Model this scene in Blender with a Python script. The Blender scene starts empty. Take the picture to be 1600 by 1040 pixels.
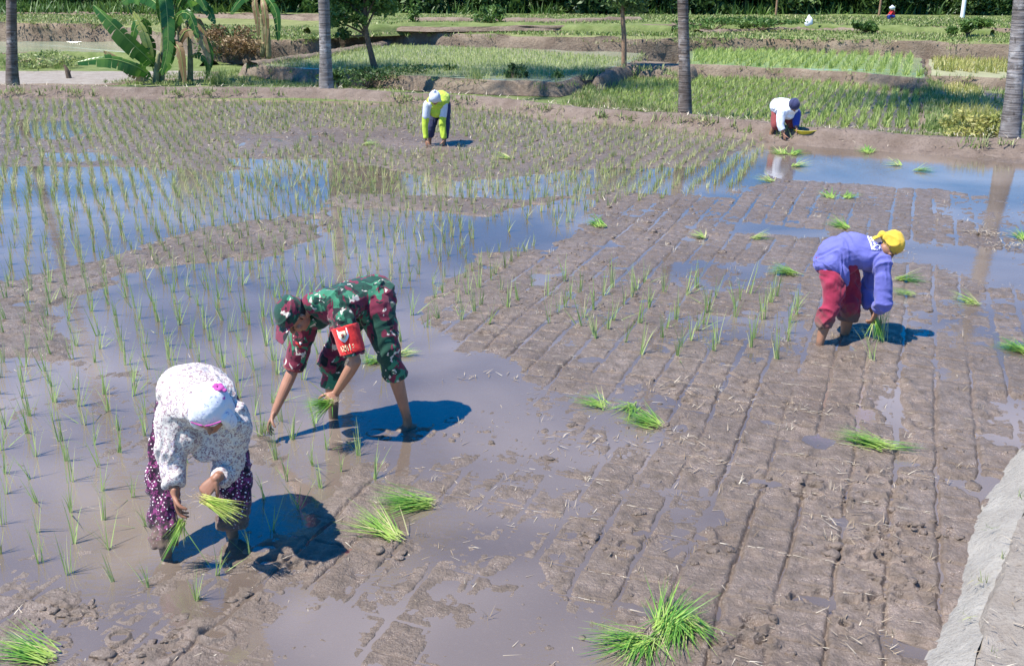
import bpy, math, random
import numpy as np
from mathutils import Vector, Matrix
rng = np.random.default_rng(7)
random.seed(7)
C = bpy.context.scene.collection
R = math.radians

# ------------------------------------------------------------------ camera
F, H, PITCH = 1600.0, 3.1, R(19.4)
cp, sp = math.cos(PITCH), math.sin(PITCH)
def ray(px, py):
    a = (px-800)/F; b = (520-py)/F
    return (a, cp + b*sp, -sp + b*cp)
def P(px, py, z=0.0):
    d = ray(px, py); t = (z-H)/d[2]
    return Vector((d[0]*t, d[1]*t, z))
def PY(px, py, Y):
    d = ray(px, py); t = Y/d[1]
    return Vector((d[0]*t, Y, H + d[2]*t))
cam_d = bpy.data.cameras.new('camera'); cam = bpy.data.objects.new('camera', cam_d); C.objects.link(cam)
cam.location = (0, 0, H); cam.rotation_euler = (math.pi/2-PITCH, 0, 0)
cam_d.sensor_width = 36; cam_d.lens = 36*F/1600; cam_d.clip_end = 2000; cam_d.clip_start = .05
bpy.context.scene.camera = cam

# ------------------------------------------------------------------ light
sv = Vector((-.43, -.18, .87)).normalized()
w = bpy.data.worlds.new('World'); bpy.context.scene.world = w; w.use_nodes = True
nt = w.node_tree; sky = nt.nodes.new('ShaderNodeTexSky'); sky.sky_type = 'NISHITA'; sky.sun_disc = False
sky.sun_elevation = math.asin(sv.z); sky.sun_rotation = math.atan2(sv.x, sv.y)
sky.air_density = 1.0; sky.dust_density = 0.25; sky.ozone_density = 5.0
bg = nt.nodes['Background']; hs_ = nt.nodes.new('ShaderNodeHueSaturation'); hs_.inputs['Saturation'].default_value = 1.55; hs_.inputs['Hue'].default_value = .505; nt.links.new(sky.outputs[0], hs_.inputs['Color']); nt.links.new(hs_.outputs[0], bg.inputs[0]); bg.inputs[1].default_value = .125
sd = bpy.data.lights.new('sun', 'SUN'); sd.energy = 5.0; sd.angle = R(.5); sd.color = (1, .955, .88)
so = bpy.data.objects.new('sun', sd); C.objects.link(so); so.rotation_euler = sv.to_track_quat('Z', 'Y').to_euler(); so.location = (-10, -5, 20)
vs = bpy.context.scene.view_settings
vs.view_transform = 'Standard'; vs.look = 'None'; vs.gamma = 1; vs.exposure = 0.92

# ------------------------------------------------------------------ numpy noise
def _h(ix, iy, s):
    n = (ix.astype(np.int64)*374761393 + iy.astype(np.int64)*668265263 + s*2147483647) & 0xffffffff
    n = ((n ^ (n >> 13))*1274126177) & 0xffffffff
    n = n ^ (n >> 16)
    return (n & 0xffffff)/float(0xffffff)
def vn(x, y, s=0):
    x = np.asarray(x, float); y = np.asarray(y, float)
    ix = np.floor(x); iy = np.floor(y); fx = x-ix; fy = y-iy
    fx = fx*fx*(3-2*fx); fy = fy*fy*(3-2*fy)
    a = _h(ix, iy, s); b = _h(ix+1, iy, s); c = _h(ix, iy+1, s); d = _h(ix+1, iy+1, s)
    return (a*(1-fx)+b*fx)*(1-fy)+(c*(1-fx)+d*fx)*fy
def fbm(x, y, o=4, s=0):
    t = 0; a = .5; f = 1; n = 0
    for i in range(o):
        t = t + a*(vn(x*f+i*17.3, y*f-i*9.1, s+i)-.5)*2; n += a; a *= .55; f *= 2.03
    return t/n
def pip(x, y, poly):
    inside = np.zeros(x.shape, bool); n = len(poly)
    for i in range(n):
        x1, y1 = poly[i]; x2, y2 = poly[(i+1) % n]
        if y1 == y2: continue
        c = ((y1 > y) != (y2 > y)) & (x < (x2-x1)*(y-y1)/(y2-y1)+x1)
        inside ^= c
    return inside
def sdist(x, y, poly):
    d = np.full(x.shape, 1e9); n = len(poly)
    for i in range(n):
        x1, y1 = poly[i]; x2, y2 = poly[(i+1) % n]
        ex, ey = x2-x1, y2-y1; L = ex*ex+ey*ey+1e-12
        t = np.clip(((x-x1)*ex+(y-y1)*ey)/L, 0, 1)
        d = np.minimum(d, (x-x1-t*ex)**2+(y-y1-t*ey)**2)
    d = np.sqrt(d)
    return np.where(pip(x, y, poly), d, -d)
def gp(pts, z=0.0):
    return [tuple(P(a, b, z))[:2] for a, b in pts]

# ------------------------------------------------------------------ object helpers
def tag(o, label=None, cat=None, group=None, kind=None):
    if label: o['label'] = label
    if cat: o['category'] = cat
    if group: o['group'] = group
    if kind: o['kind'] = kind
    return o
def link(name, me, m=None, parent=None):
    o = bpy.data.objects.new(name, me); C.objects.link(o)
    if m is not None and me is not None:
        me.materials.clear(); me.materials.append(m)
    if parent: o.parent = parent
    return o
def empty(name, loc, rz=0, label=None, cat=None, group=None):
    o = bpy.data.objects.new(name, None); C.objects.link(o); o.location = loc; o.rotation_euler = (0, 0, rz)
    o.empty_display_size = .1
    return tag(o, label, cat, group)
def mesh_np(name, V, Fq, smooth=True, attrs=None):
    """V (n,3) ; Fq (m,4) or (m,3)"""
    me = bpy.data.meshes.new(name)
    V = np.asarray(V, np.float32); Fq = np.asarray(Fq, np.int32)
    k = Fq.shape[1]
    me.vertices.add(len(V)); me.vertices.foreach_set('co', V.ravel())
    me.loops.add(Fq.size); me.loops.foreach_set('vertex_index', Fq.ravel())
    me.polygons.add(len(Fq)); me.polygons.foreach_set('loop_start', np.arange(0, Fq.size, k, dtype=np.int32))
    me.polygons.foreach_set('loop_total', np.full(len(Fq), k, np.int32))
    me.polygons.foreach_set('use_smooth', np.full(len(Fq), smooth, bool))
    if attrs:
        for nme, arr in attrs.items():
            a = me.attributes.new(nme, 'FLOAT', 'POINT'); a.data.foreach_set('value', np.asarray(arr, np.float32).ravel())
    me.update(calc_edges=True); me.validate()
    return me
def grid_faces(nr, nc):
    i = np.arange(nr-1)[:, None]*nc+np.arange(nc-1)[None, :]
    return np.stack([i, i+1, i+nc+1, i+nc], -1).reshape(-1, 4)

# ------------------------------------------------------------------ materials
class MT:
    def __init__(s, name):
        s.m = bpy.data.materials.new(name); s.m.use_nodes = True; s.t = s.m.node_tree; s.b = s.t.nodes['Principled BSDF']
        s.tc = s.t.nodes.new('ShaderNodeTexCoord')
    def n(s, kind, **k):
        x = s.t.nodes.new(kind)
        for a, b in k.items(): setattr(x, a, b)
        return x
    def l(s, a, b): s.t.links.new(a, b)
    def noise(s, scale, detail=4, rough=.6, vec=None, dist=0.0):
        x = s.n('ShaderNodeTexNoise'); x.inputs['Scale'].default_value = scale; x.inputs['Detail'].default_value = detail
        x.inputs['Roughness'].default_value = rough; x.inputs['Distortion'].default_value = dist
        s.l(vec if vec is not None else s.tc.outputs['Object'], x.inputs['Vector']); return x.outputs['Fac']
    def vor(s, scale, vec=None, feature='F1', out='Distance', rnd=1):
        x = s.n('ShaderNodeTexVoronoi'); x.feature = feature; x.inputs['Scale'].default_value = scale; x.inputs['Randomness'].default_value = rnd
        s.l(vec if vec is not None else s.tc.outputs['Object'], x.inputs['Vector']); return x.outputs[out]
    def mapv(s, sc=(1, 1, 1), loc=(0, 0, 0), rot=(0, 0, 0)):
        x = s.n('ShaderNodeMapping'); x.inputs['Scale'].default_value = sc; x.inputs['Location'].default_value = loc; x.inputs['Rotation'].default_value = rot
        s.l(s.tc.outputs['Object'], x.inputs['Vector']); return x.outputs[0]
    def ramp(s, fac, stops, interp='LINEAR'):
        x = s.n('ShaderNodeValToRGB'); cr = x.color_ramp; cr.interpolation = interp
        while len(cr.elements) < len(stops): cr.elements.new(.5)
        for e, (p, c) in zip(cr.elements, stops):
            e.position = p; e.color = (c[0], c[1], c[2], 1) if not isinstance(c, (int, float)) else (c, c, c, 1)
        s.l(fac, x.inputs[0]); return x.outputs[0]
    def mix(s, fac, a, b, mode='MIX'):
        x = s.n('ShaderNodeMix', data_type='RGBA', blend_type=mode)
        for v, i in ((fac, 0), (a, 6), (b, 7)):
            if hasattr(v, 'links') or hasattr(v, 'is_linked'): s.l(v, x.inputs[i])
            elif i == 0: x.inputs[i].default_value = v
            else: x.inputs[i].default_value = (v[0], v[1], v[2], 1)
        return x.outputs[2]
    def math(s, op, a, b=0.0, clamp=False):
        x = s.n('ShaderNodeMath', operation=op); x.use_clamp = clamp
        for v, i in ((a, 0), (b, 1)):
            if hasattr(v, 'is_linked'): s.l(v, x.inputs[i])
            else: x.inputs[i].default_value = v
        return x.outputs[0]
    def attr(s, name):
        x = s.n('ShaderNodeAttribute'); x.attribute_name = name; return x.outputs['Fac']
    def rand(s):
        return s.n('ShaderNodeObjectInfo').outputs['Random']
    def col(s, c):
        if hasattr(c, 'is_linked'): s.l(c, s.b.inputs['Base Color'])
        else: s.b.inputs['Base Color'].default_value = (c[0], c[1], c[2], 1)
        return s
    def rough(s, r, spec=.5):
        if hasattr(r, 'is_linked'): s.l(r, s.b.inputs['Roughness'])
        else: s.b.inputs['Roughness'].default_value = r
        s.b.inputs['Specular IOR Level'].default_value = spec; return s
    def bump(s, h, strength=.5, dist=.01):
        x = s.n('ShaderNodeBump'); x.inputs['Strength'].default_value = strength; x.inputs['Distance'].default_value = dist
        s.l(h, x.inputs['Height']); s.l(x.outputs[0], s.b.inputs['Normal']); return s
def plain(name, c, r=.7, var=.15, sc=12, spec=.3, bump=.3):
    m = MT(name); n = m.noise(sc)
    m.col(m.ramp(n, [(.3, tuple(v*(1-var) for v in c)), (.7, tuple(min(1, v*(1+var)) for v in c))])); m.rough(r, spec)
    if bump: m.bump(m.noise(sc*4), bump, .01)
    return m.m
def leafmat(name, stops, trans=.35, rough=.5):
    """tint attribute 0..1 -> ramp ; translucent leaf"""
    m = MT(name); c = m.ramp(m.attr('tint'), stops); m.col(c); m.rough(rough, .35)
    tr = m.n('ShaderNodeBsdfTranslucent'); m.l(c, tr.inputs[0]); mx = m.n('ShaderNodeMixShader'); mx.inputs[0].default_value = trans
    out = m.t.nodes['Material Output']; m.l(m.b.outputs[0], mx.inputs[1]); m.l(tr.outputs[0], mx.inputs[2]); m.l(mx.outputs[0], out.inputs[0])
    return m.m

M = {}
# wet mud
m = MT('wet mud'); n1 = m.noise(.7, 3); n2 = m.noise(9, 5, .65); n3 = m.noise(60, 4, .7)
c = m.mix(m.ramp(n1, [(.35, 0), (.65, 1)]), (.145, .105, .077), (.224, .169, .132))
c = m.mix(m.ramp(n2, [(.35, 0), (.7, 1)]), c, (.090, .066, .046)); c = m.mix(m.ramp(n3, [(.60, 0), (.74, .6)]), c, (.36, .30, .25))
c = m.mix(m.ramp(m.noise(38, 4, .7, m.mapv((1, 1, 1), (7, 3, 1))), [(.60, 0), (.70, .75)]), c, (.05, .034, .026))
m.col(c); m.rough(m.ramp(n2, [(.32, .16), (.65, .60)]), .5)
m.bump(m.math('ADD', n2, m.math('MULTIPLY', n3, .6)), .8, .03); M['mud'] = m.m
# muddy water
m = MT('muddy water'); t = m.t; t.nodes.remove(m.b); out = t.nodes['Material Output']
n1 = m.noise(.45, 3, .5, dist=.4); cl = m.ramp(n1, [(.3, (.205, .152, .112)), (.7, (.290, .232, .190))])
df = m.n('ShaderNodeBsdfDiffuse'); m.l(cl, df.inputs[0]); tr = m.n('ShaderNodeBsdfTransparent')
mx = m.n('ShaderNodeMixShader'); m.l(m.ramp(n1, [(.35, .42), (.7, .80)]), mx.inputs[0]); m.l(tr.outputs[0], mx.inputs[1]); m.l(df.outputs[0], mx.inputs[2])
gl = m.n('ShaderNodeBsdfGlossy'); gl.inputs['Roughness'].default_value = .035
fr = m.n('ShaderNodeFresnel'); fr.inputs[0].default_value = 2.15
bp = m.n('ShaderNodeBump'); bp.inputs['Strength'].default_value = .25; bp.inputs['Distance'].default_value = .006
m.l(m.noise(7, 3, .6, m.mapv((1, 2.2, 1))), bp.inputs['Height']); m.l(bp.outputs[0], gl.inputs['Normal']); m.l(bp.outputs[0], fr.inputs['Normal'])
m2 = m.n('ShaderNodeMixShader'); m.l(fr.outputs[0], m2.inputs[0]); m.l(mx.outputs[0], m2.inputs[1]); m.l(gl.outputs[0], m2.inputs[2]); m.l(m2.outputs[0], out.inputs[0])
M['water'] = m.m
def soil(name, a, b, cdark, sc=3, rough=.85, bumpd=.03):
    m = MT(name); n1 = m.noise(sc*.5, 4); n2 = m.noise(sc*5, 5, .7)
    c = m.mix(m.ramp(n1, [(.35, 0), (.65, 1)]), a, b); c = m.mix(m.ramp(n2, [(.5, 0), (.75, .8)]), c, cdark)
    m.col(c); m.rough(rough, .2); m.bump(n2, .8, bumpd); return m.m
M['bund'] = soil('bund earth', (.145, .108, .085), (.215, .168, .138), (.085, .06, .046), 5, .8, .05)
M['bank'] = soil('bank earth', (.15, .112, .082), (.24, .19, .14), (.085, .055, .04), 2, .9, .08)
M['clay'] = soil('dry pale clay', (.30, .275, .24), (.36, .335, .295), (.20, .175, .145), 7, .9, .04)
M['drysoil'] = soil('dry brown soil', (.24, .205, .17), (.31, .275, .235), (.15, .12, .095), 9)
M['grassland'] = soil('grassy ground', (.13, .155, .05), (.22, .235, .095), (.16, .13, .08), 3, .9, .04)
M['dike'] = soil('grassy dike', (.095, .135, .035), (.175, .21, .075), (.13, .115, .06), 4, .9, .05)
M['paleland'] = soil('pale field soil', (.24, .24, .14), (.30, .30, .17), (.20, .18, .13), 1, .9, .03)
M['leaf_seed'] = leafmat('rice seedling leaf', [(0, (.24, .36, .09)), (.5, (.36, .46, .16)), (.85, (.52, .56, .26)), (1, (.58, .52, .28))], .4)
M['leaf_far'] = leafmat('pale rice leaf', [(0, (.22, .29, .08)), (.5, (.34, .39, .14)), (1, (.50, .47, .23))], .35)
M['leaf_rice'] = leafmat('green rice leaf', [(0, (.19, .28, .06)), (.5, (.30, .39, .10)), (1, (.42, .48, .18))], .4)
M['leaf_yel'] = leafmat('yellowing rice leaf', [(0, (.24, .27, .06)), (.5, (.38, .38, .11)), (1, (.50, .45, .18))], .35)
M['leaf_bun'] = leafmat('bundle leaf', [(0, (.06, .20, .03)), (.5, (.15, .34, .05)), (.85, (.38, .50, .12)), (1, (.55, .52, .25))], .35)
M['leaf_bany'] = leafmat('yellow bundle leaf', [(0, (.22, .38, .06)), (.5, (.42, .52, .12)), (1, (.66, .62, .22))], .35)
M['leaf_tree'] = leafmat('tree leaf', [(0, (.022, .055, .016)), (.5, (.055, .105, .026)), (1, (.13, .20, .055))], .25)
M['leaf_tree2'] = leafmat('light tree leaf', [(0, (.04, .09, .02)), (.5, (.075, .15, .03)), (1, (.16, .25, .06))], .3)
M['leaf_banana'] = leafmat('banana leaf', [(0, (.015, .065, .012)), (.5, (.04, .13, .02)), (1, (.13, .24, .04))], .25, .3)
M['leaf_bananay'] = leafmat('yellow banana leaf', [(0, (.45, .48, .10)), (1, (.66, .62, .20))], .35, .4)
M['leaf_dry'] = leafmat('dry leaf', [(0, (.13, .075, .035)), (.5, (.24, .15, .07)), (1, (.36, .27, .14))], .2)
M['leaf_grass'] = leafmat('wild grass', [(0, (.11, .17, .035)), (.5, (.22, .29, .08)), (.85, (.36, .39, .17)), (1, (.42, .36, .20))], .35)
M['straw'] = leafmat('straw', [(0, (.18, .13, .08)), (.5, (.33, .26, .18)), (1, (.60, .53, .41))], .1)
M['root'] = plain('root mass', (.33, .25, .17), .9, .3, 60)
def cocobark(name, da, li, sp):
    m = MT(name); a = m.noise(1, 3, .6, m.mapv((1.6, 1.6, 26)), .5); b = m.noise(5, 5, .65); c2 = m.noise(2.2, 3, .5, m.mapv((1, 1, .5), (3, 3, 3))); d = m.noise(1, 4, .6, m.mapv((14, 14, 5), (2, 1, 3)))
    c = m.mix(m.ramp(a, [(.44, 0), (.56, 1)]), da, li); c = m.mix(m.ramp(b, [(.52, 0), (.66, .8)]), c, sp); c = m.mix(m.ramp(c2, [(.45, 0), (.7, .6)]), c, tuple(x*.6 for x in da)); c = m.mix(m.ramp(d, [(.60, 0), (.68, .7)]), c, (.05, .04, .035))
    m.col(c); m.rough(.9, .15); m.bump(m.math('ADD', m.math('MULTIPLY', a, 1.0), m.math('MULTIPLY', b, .6)), .8, .03); return m.m
M['coco'] = cocobark('coconut bark pale', (.145, .125, .115), (.27, .245, .235), (.42, .40, .385)); M['cocod'] = cocobark('coconut bark dark', (.11, .085, .07), (.20, .165, .145), (.33, .295, .27))
M['bark'] = plain('bark', (.13, .095, .07), .9, .4, 14, .1, .8)
M['wood'] = plain('dead wood', (.27, .17, .11), .85, .35, 14, .1, .8)
# ------------------------------------------------------------------ paddy lattice
A21 = R(21.0); S = .262
du = np.array([math.sin(A21), math.cos(A21)]); dv = np.array([math.cos(A21), -math.sin(A21)])
_p = P(1250, 800); V0 = _p.x*dv[0]+_p.y*dv[1]; _p = P(430+1040-1040+0, 1100); 
_p = P(1223, 871); U0 = _p.x*du[0]+_p.y*du[1]
def uv(x, y): return x*du[0]+y*du[1], x*dv[0]+y*dv[1]
def xy(u, v): return u*du[0]+v*dv[0], u*du[1]+v*dv[1]

# ------------------------------------------------------------------ wetness map (ground regions)
REG = [
 ([(640, 530), (760, 420), (900, 335), (1150, 290), (1240, 290), (1900, 320), (1900, 600), (1500, 600), (1250, 620), (1000, 600), (850, 560)], -.20, .5),
 ([(700, 700), (850, 600), (1000, 560), (1100, 640), (1080, 760), (1040, 900), (1000, 1250), (850, 1250), (850, 850)], -.12, .5),
 ([(-600, 130), (0, 130), (700, 140), (1150, 180), (1230, 215), (1150, 260), (500, 262), (-600, 262)], -.35, .8),
 ([(30, 188), (120, 190), (140, 205), (90, 218), (30, 215)], .6, .8),
 ([(60, 240), (150, 238), (220, 246), (120, 252)], .6, .6),
 ([(-900, 262), (140, 262), (300, 266), (500, 262), (520, 300), (490, 335), (330, 352), (250, 368), (130, 405), (0, 440), (-900, 470)], .9, .5),
 ([(350, 248), (520, 250), (700, 285), (900, 268), (1150, 255), (1200, 285), (1130, 302), (950, 300), (800, 312), (700, 305), (520, 300)], .7, .5),
 ([(530, 325), (700, 335), (760, 338), (890, 312), (935, 315), (905, 350), (870, 388), (760, 398), (600, 402), (520, 402), (440, 392), (520, 370)], .85, .35),
 ([(80, 480), (200, 432), (430, 400), (740, 403), (700, 440), (645, 510), (690, 535), (800, 560), (850, 600), (800, 650), (660, 700), (560, 700), (500, 760), (380, 640), (220, 600), (120, 560)], .95, .35),
 ([(-900, 490), (120, 560), (300, 600), (400, 700), (500, 760), (450, 900), (300, 980), (0, 1100), (-900, 1300)], .30, .4),
 ([(560, 700), (700, 640), (850, 600), (930, 640), (900, 730), (860, 850), (900, 980), (950, 1250), (250, 1250), (380, 980), (480, 900), (560, 780)], .17, .6),
 ([(0, 930), (130, 925), (160, 970), (0, 985)], -.15, .15),
 ([(200, 960), (330, 940), (420, 905), (440, 925), (250, 1010), (150, 1080)], -.02, .12),
 ([(400, 880), (470, 850), (545, 835), (620, 830), (640, 870), (560, 900), (430, 915)], -.30, .15),
 ([(1120, 250), (1200, 226), (1300, 230), (1450, 238), (1560, 252), (1640, 262), (1900, 300), (1900, 340), (1600, 315), (1480, 298), (1330, 286), (1240, 285), (1130, 262)], .9, .3),
 ([(1400, 375), (1560, 395), (1800, 400), (1900, 470), (1600, 455), (1520, 440), (1400, 400)], .45, .4),
 ([(1480, 305), (1600, 300), (1900, 320), (1900, 420), (1600, 400), (1560, 355), (1480, 335)], .35, .4),
 ([(1400, 470), (1560, 465), (1900, 480), (1900, 560), (1600, 560), (1420, 520)], .1, .3),
 ([(1030, 408), (1200, 413), (1230, 440), (1120, 455), (1035, 440)], .25, .5),
 ([(1150, 350), (1290, 358), (1300, 372), (1140, 366)], .5, .2),
 ([(1055, 765), (1110, 762), (1120, 795), (1060, 812)], .15, .25),
 ([(1040, 800), (1075, 830), (1060, 880), (1035, 870)], .1, .2),
 ([(880, 930), (940, 915), (990, 960), (930, 1000)], .3, .12),
 ([(1370, 600), (1420, 600), (1420, 690), (1370, 690)], .15, .1),
 ([(930, 640), (1010, 600), (1060, 640), (1050, 700), (960, 690)], .3, .15),
 ([(1040, 480), (1250, 500), (1270, 560), (1100, 570), (1000, 520)], .05, .2),
 ([(1550, 620), (1640, 620), (1640, 700), (1560, 690)], .3, .15),
]
REGG = [(gp(p), v, f) for p, v, f in REG]
def wet(x, y):
    wx = x+.25*fbm(x*1.3, y*1.3, 3, 40)+.11*fbm(x*5, y*5, 3, 44); wy = y+.25*fbm(x*1.3, y*1.3, 3, 50)+.11*fbm(x*5, y*5, 3, 54)
    W = np.full(np.shape(x), -.5)
    for p, v, f in REGG:
        t = np.clip(sdist(wx, wy, p)/f+.5, 0, 1); t = t*t*(3-2*t); W = W*(1-t)+v*t
    return W
PLANT_A = gp([(-900, 700), (-500, 900), (0, 905), (190, 945), (340, 990), (365, 905), (445, 885), (520, 800), (600, 745), (560, 690), (640, 520), (760, 470), (850, 400), (905, 335), (1150, 292), (1195, 250), (1200, 205), (1060, 196), (900, 184), (700, 168), (500, 160), (0, 158), (-900, 155)])
PLANT_B = gp([(640, 500), (850, 440), (1000, 440), (1180, 455), (1290, 490), (1380, 515), (1385, 575), (1240, 565), (1050, 560), (900, 540), (820, 520)])
PITS = []
for (cx, cy, rx, ry, n) in [(1380, 870, 70, 60, 16), (1340, 950, 80, 50, 12), (1150, 1010, 50, 30, 7), (1280, 770, 50, 15, 5), (1010, 850, 90, 25, 6), (600, 670, 120, 20, 7), (1400, 780, 60, 40, 8), (90, 965, 60, 20, 6), (250, 1000, 100, 30, 6), (430, 880, 60, 20, 5), (1200, 620, 200, 40, 9), (900, 690, 60, 15, 5), (1300, 580, 160, 30, 7), (760, 480, 160, 80, 12), (1000, 400, 200, 60, 12)]:
    for _ in range(n):
        q = P(cx+rng.normal(0, rx*.6), cy+rng.normal(0, ry*.6)); PITS.append((q.x, q.y, rng.uniform(.025, .065), rng.uniform(.018, .045)))
def mud_h(x, y):
    W = wet(x, y)
    h = np.where(W > 0, -.016, -.046)*W + .012*fbm(x*1.9, y*1.9, 3, 3) + .010*fbm(x*8, y*8, 4, 9)+.004*fbm(x*30, y*30, 3, 10)
    dry = np.clip(.45-W, 0, 1)
    c = np.clip(fbm(x*7, y*7, 3, 21)-.28, 0, 1); h = h + dry*.035*c
    c2 = np.clip(vn(x*26, y*26, 23)-.72, 0, 1); h = h+dry*.018*c2
    # footprints / pits
    f = np.clip(fbm(x*3.1+5, y*3.1, 2, 61)-.47, 0, 1); h = h - dry*.16*f
    for a_, b_, r_, dp in PITS:
        m_ = (np.abs(x-a_) < r_*2.6) & (np.abs(y-b_) < r_*2.6)
        if m_.any():
            xa, ya = x[m_], y[m_]; q = np.hypot(xa-a_, (ya-b_)*1.25)/r_*(1+.35*fbm(xa*14, ya*14, 2, 66)); h[m_] = h[m_]-dp*np.exp(-q**2*1.6)+dp*.45*np.exp(-((q-1.25)/.35)**2)
    u, v = uv(x, y)
    ww = .035*fbm(u*.8, v*.9, 3, 70)+.014*fbm(u*9, v*4, 2, 71)
    t = (v+ww-V0)/S; k = np.round(t); d = np.abs(t-k)*S
    planted = np.clip(sdist(x, y, PLANT_A)/.6+.3, 0, 1)
    far = np.clip((y-14)/4, 0, 1)
    amp = np.clip(.35+1.4*vn(u*1.1+k*3.7, k*1.31, 80)+.5*(vn(u*6, k*2.3, 81)-.5)-.25, 0, 1)*(1-.65*planted)*np.clip(.7-.5*W+.1, .12, 1)
    wd = .006+.006*vn(u*4, k*2., 82)+.0005*y
    g = np.exp(-(d/wd)**2*.8); rim = np.exp(-((d-.034)/.016)**2)
    h = h-.024*amp*g*(1-.3*far)+.003*amp*rim
    t2 = (u+.02*fbm(u*2, v*2, 2, 90)-U0)/S; k2 = np.round(t2); d2 = np.abs(t2-k2)*S
    h = h-.014*np.exp(-(d2/(.006+.0003*y))**2)*np.clip(vn(v*1.7+k2*3.1, k2*1.3, 94)*2.2-.25, 0, 1)*(1-planted)+.005*np.exp(-((d2-.016)/.009)**2)*np.clip(vn(v*2+k2*5.1, k2*2.3, 92)*2-.7, 0, 1)*(1-planted)
    return h
def radial(name, y0, y1, nr, t0, t1, nc):
    r = np.linspace(1/y0, 1/y1, nr); yy = 1/r; tt = np.linspace(t0, t1, nc)
    Y = np.repeat(yy[:, None], nc, 1); X = Y*tt[None, :]
    return X, Y
FAST = False
X, Y = radial('', 3.6, 32, 1150, -.95, .95, 1500)
Z = mud_h(X, Y)
me = mesh_np('paddy_mud', np.stack([X, Y, Z], -1).reshape(-1, 3), grid_faces(*X.shape))
tag(link('paddy_mud', me, M['mud']), kind='structure')
wx = [(-34, 2.5), (34, 2.5), (34, 34), (-34, 34)]
me = mesh_np('paddy_water', [(a, b, 0) for a, b in wx], [[0, 1, 2, 3]])
tag(link('paddy_water', me, M['water']), kind='structure')
me = mesh_np('ground', [(-900, -60, -.30), (900, -60, -.30), (900, 1500, -.30), (-900, 1500, -.30)], [[0, 1, 2, 3]])
tag(link('ground', me, M['grassland']), kind='structure')

# ------------------------------------------------------------------ swept banks
def resample(pts, step):
    pts = np.array(pts, float); seg = np.sqrt((np.diff(pts, axis=0)**2).sum(1)); s = np.r_[0, np.cumsum(seg)]
    q = np.arange(0, s[-1], step); return np.stack([np.interp(q, s, pts[:, i]) for i in range(pts.shape[1])], -1), q
def sweep(name, line, prof, mat, step=.08, rough=.03, seed=0, kind='structure', sm=5, attrs=None, lo=0.0):
    """line: ground points ; prof: (offset to the left-normal, z) ; rough: noise"""
    p, q = resample(line, step)
    for _ in range(sm*4):
        p[1:-1] = (p[:-2]+p[1:-1]*2+p[2:])/4
    d = np.gradient(p, axis=0); d /= np.linalg.norm(d, axis=1)[:, None]+1e-9; nrm = np.stack([-d[:, 1], d[:, 0]], -1)
    off = np.array([a for a, b in prof]); zz = np.array([b for a, b in prof])
    xx = p[:, None, 0]+nrm[:, None, 0]*off[None]; yy = p[:, None, 1]+nrm[:, None, 1]*off[None]; z = np.repeat(zz[None], len(p), 0)
    f1 = fbm(q[:, None]*.9+off[None]*.7, off[None]*3+seed, 3, seed); f2 = fbm(q[:, None]*5, off[None]*9+seed, 3, seed+5)
    w_ = (zz > zz.min()+1e-6)[None]
    z = z+w_*rough*(f1+f2*.6)
    dd = rough*1.8*fbm(q[:, None]*2.3, off[None]*2, 4, seed+9)
    xx = xx+nrm[:, None, 0]*dd; yy = yy+nrm[:, None, 1]*dd
    me = mesh_np(name, np.stack([xx, yy, z], -1).reshape(-1, 3), grid_faces(len(p), len(prof)))
    o = link(name, me, mat)
    if kind: tag(o, kind=kind)
    return o
def prof_lin(pts, n=6):
    r = []
    for (a, b), (c, d) in zip(pts[:-1], pts[1:]):
        for i in range(n): r.append((a+(c-a)*i/n, b+(d-b)*i/n))
    r.append(pts[-1]); return r
far_line = gp([(-900, 128), (-300, 133), (0, 136), (250, 138), (500, 140), (620, 146), (760, 153), (900, 170), (1060, 181), (1250, 201), (1450, 214), (1600, 222), (1900, 240), (2400, 275)], .25)
far_line = [(a, b) for a, b in far_line]
# walking left->right, left normal points away from the camera
sweep('far_bund', far_line, prof_lin([(-.62, -.06), (-.40, .04), (-.15, .11), (-.03, .22), (.08, .26), (.34, .25), (.45, .13), (.55, -.3)], 5), M['bund'], .05, .035, 3)
near_line = gp([(1395, 1140), (1432, 1036), (1482, 925), (1532, 800), (1580, 715), (1640, 645), (1740, 560), (1900, 480), (2300, 360)], 0)
near_line = [(a, b) for a, b in near_line]
# right side is the bund
pr = prof_lin([(.05, -.05), (0, .0), (-.06, .05), (-.17, .13), (-.24, .165)], 8)
sweep('near_bund_side', near_line, pr, M['clay'], .015, .026, 11)
pr = prof_lin([(-.17, .06), (-.235, .168), (-.40, .19), (-1.3, .21), (-2.6, .20)], 14)
sweep('near_bund_top', near_line, pr, M['drysoil'], .02, .030, 12)

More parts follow.
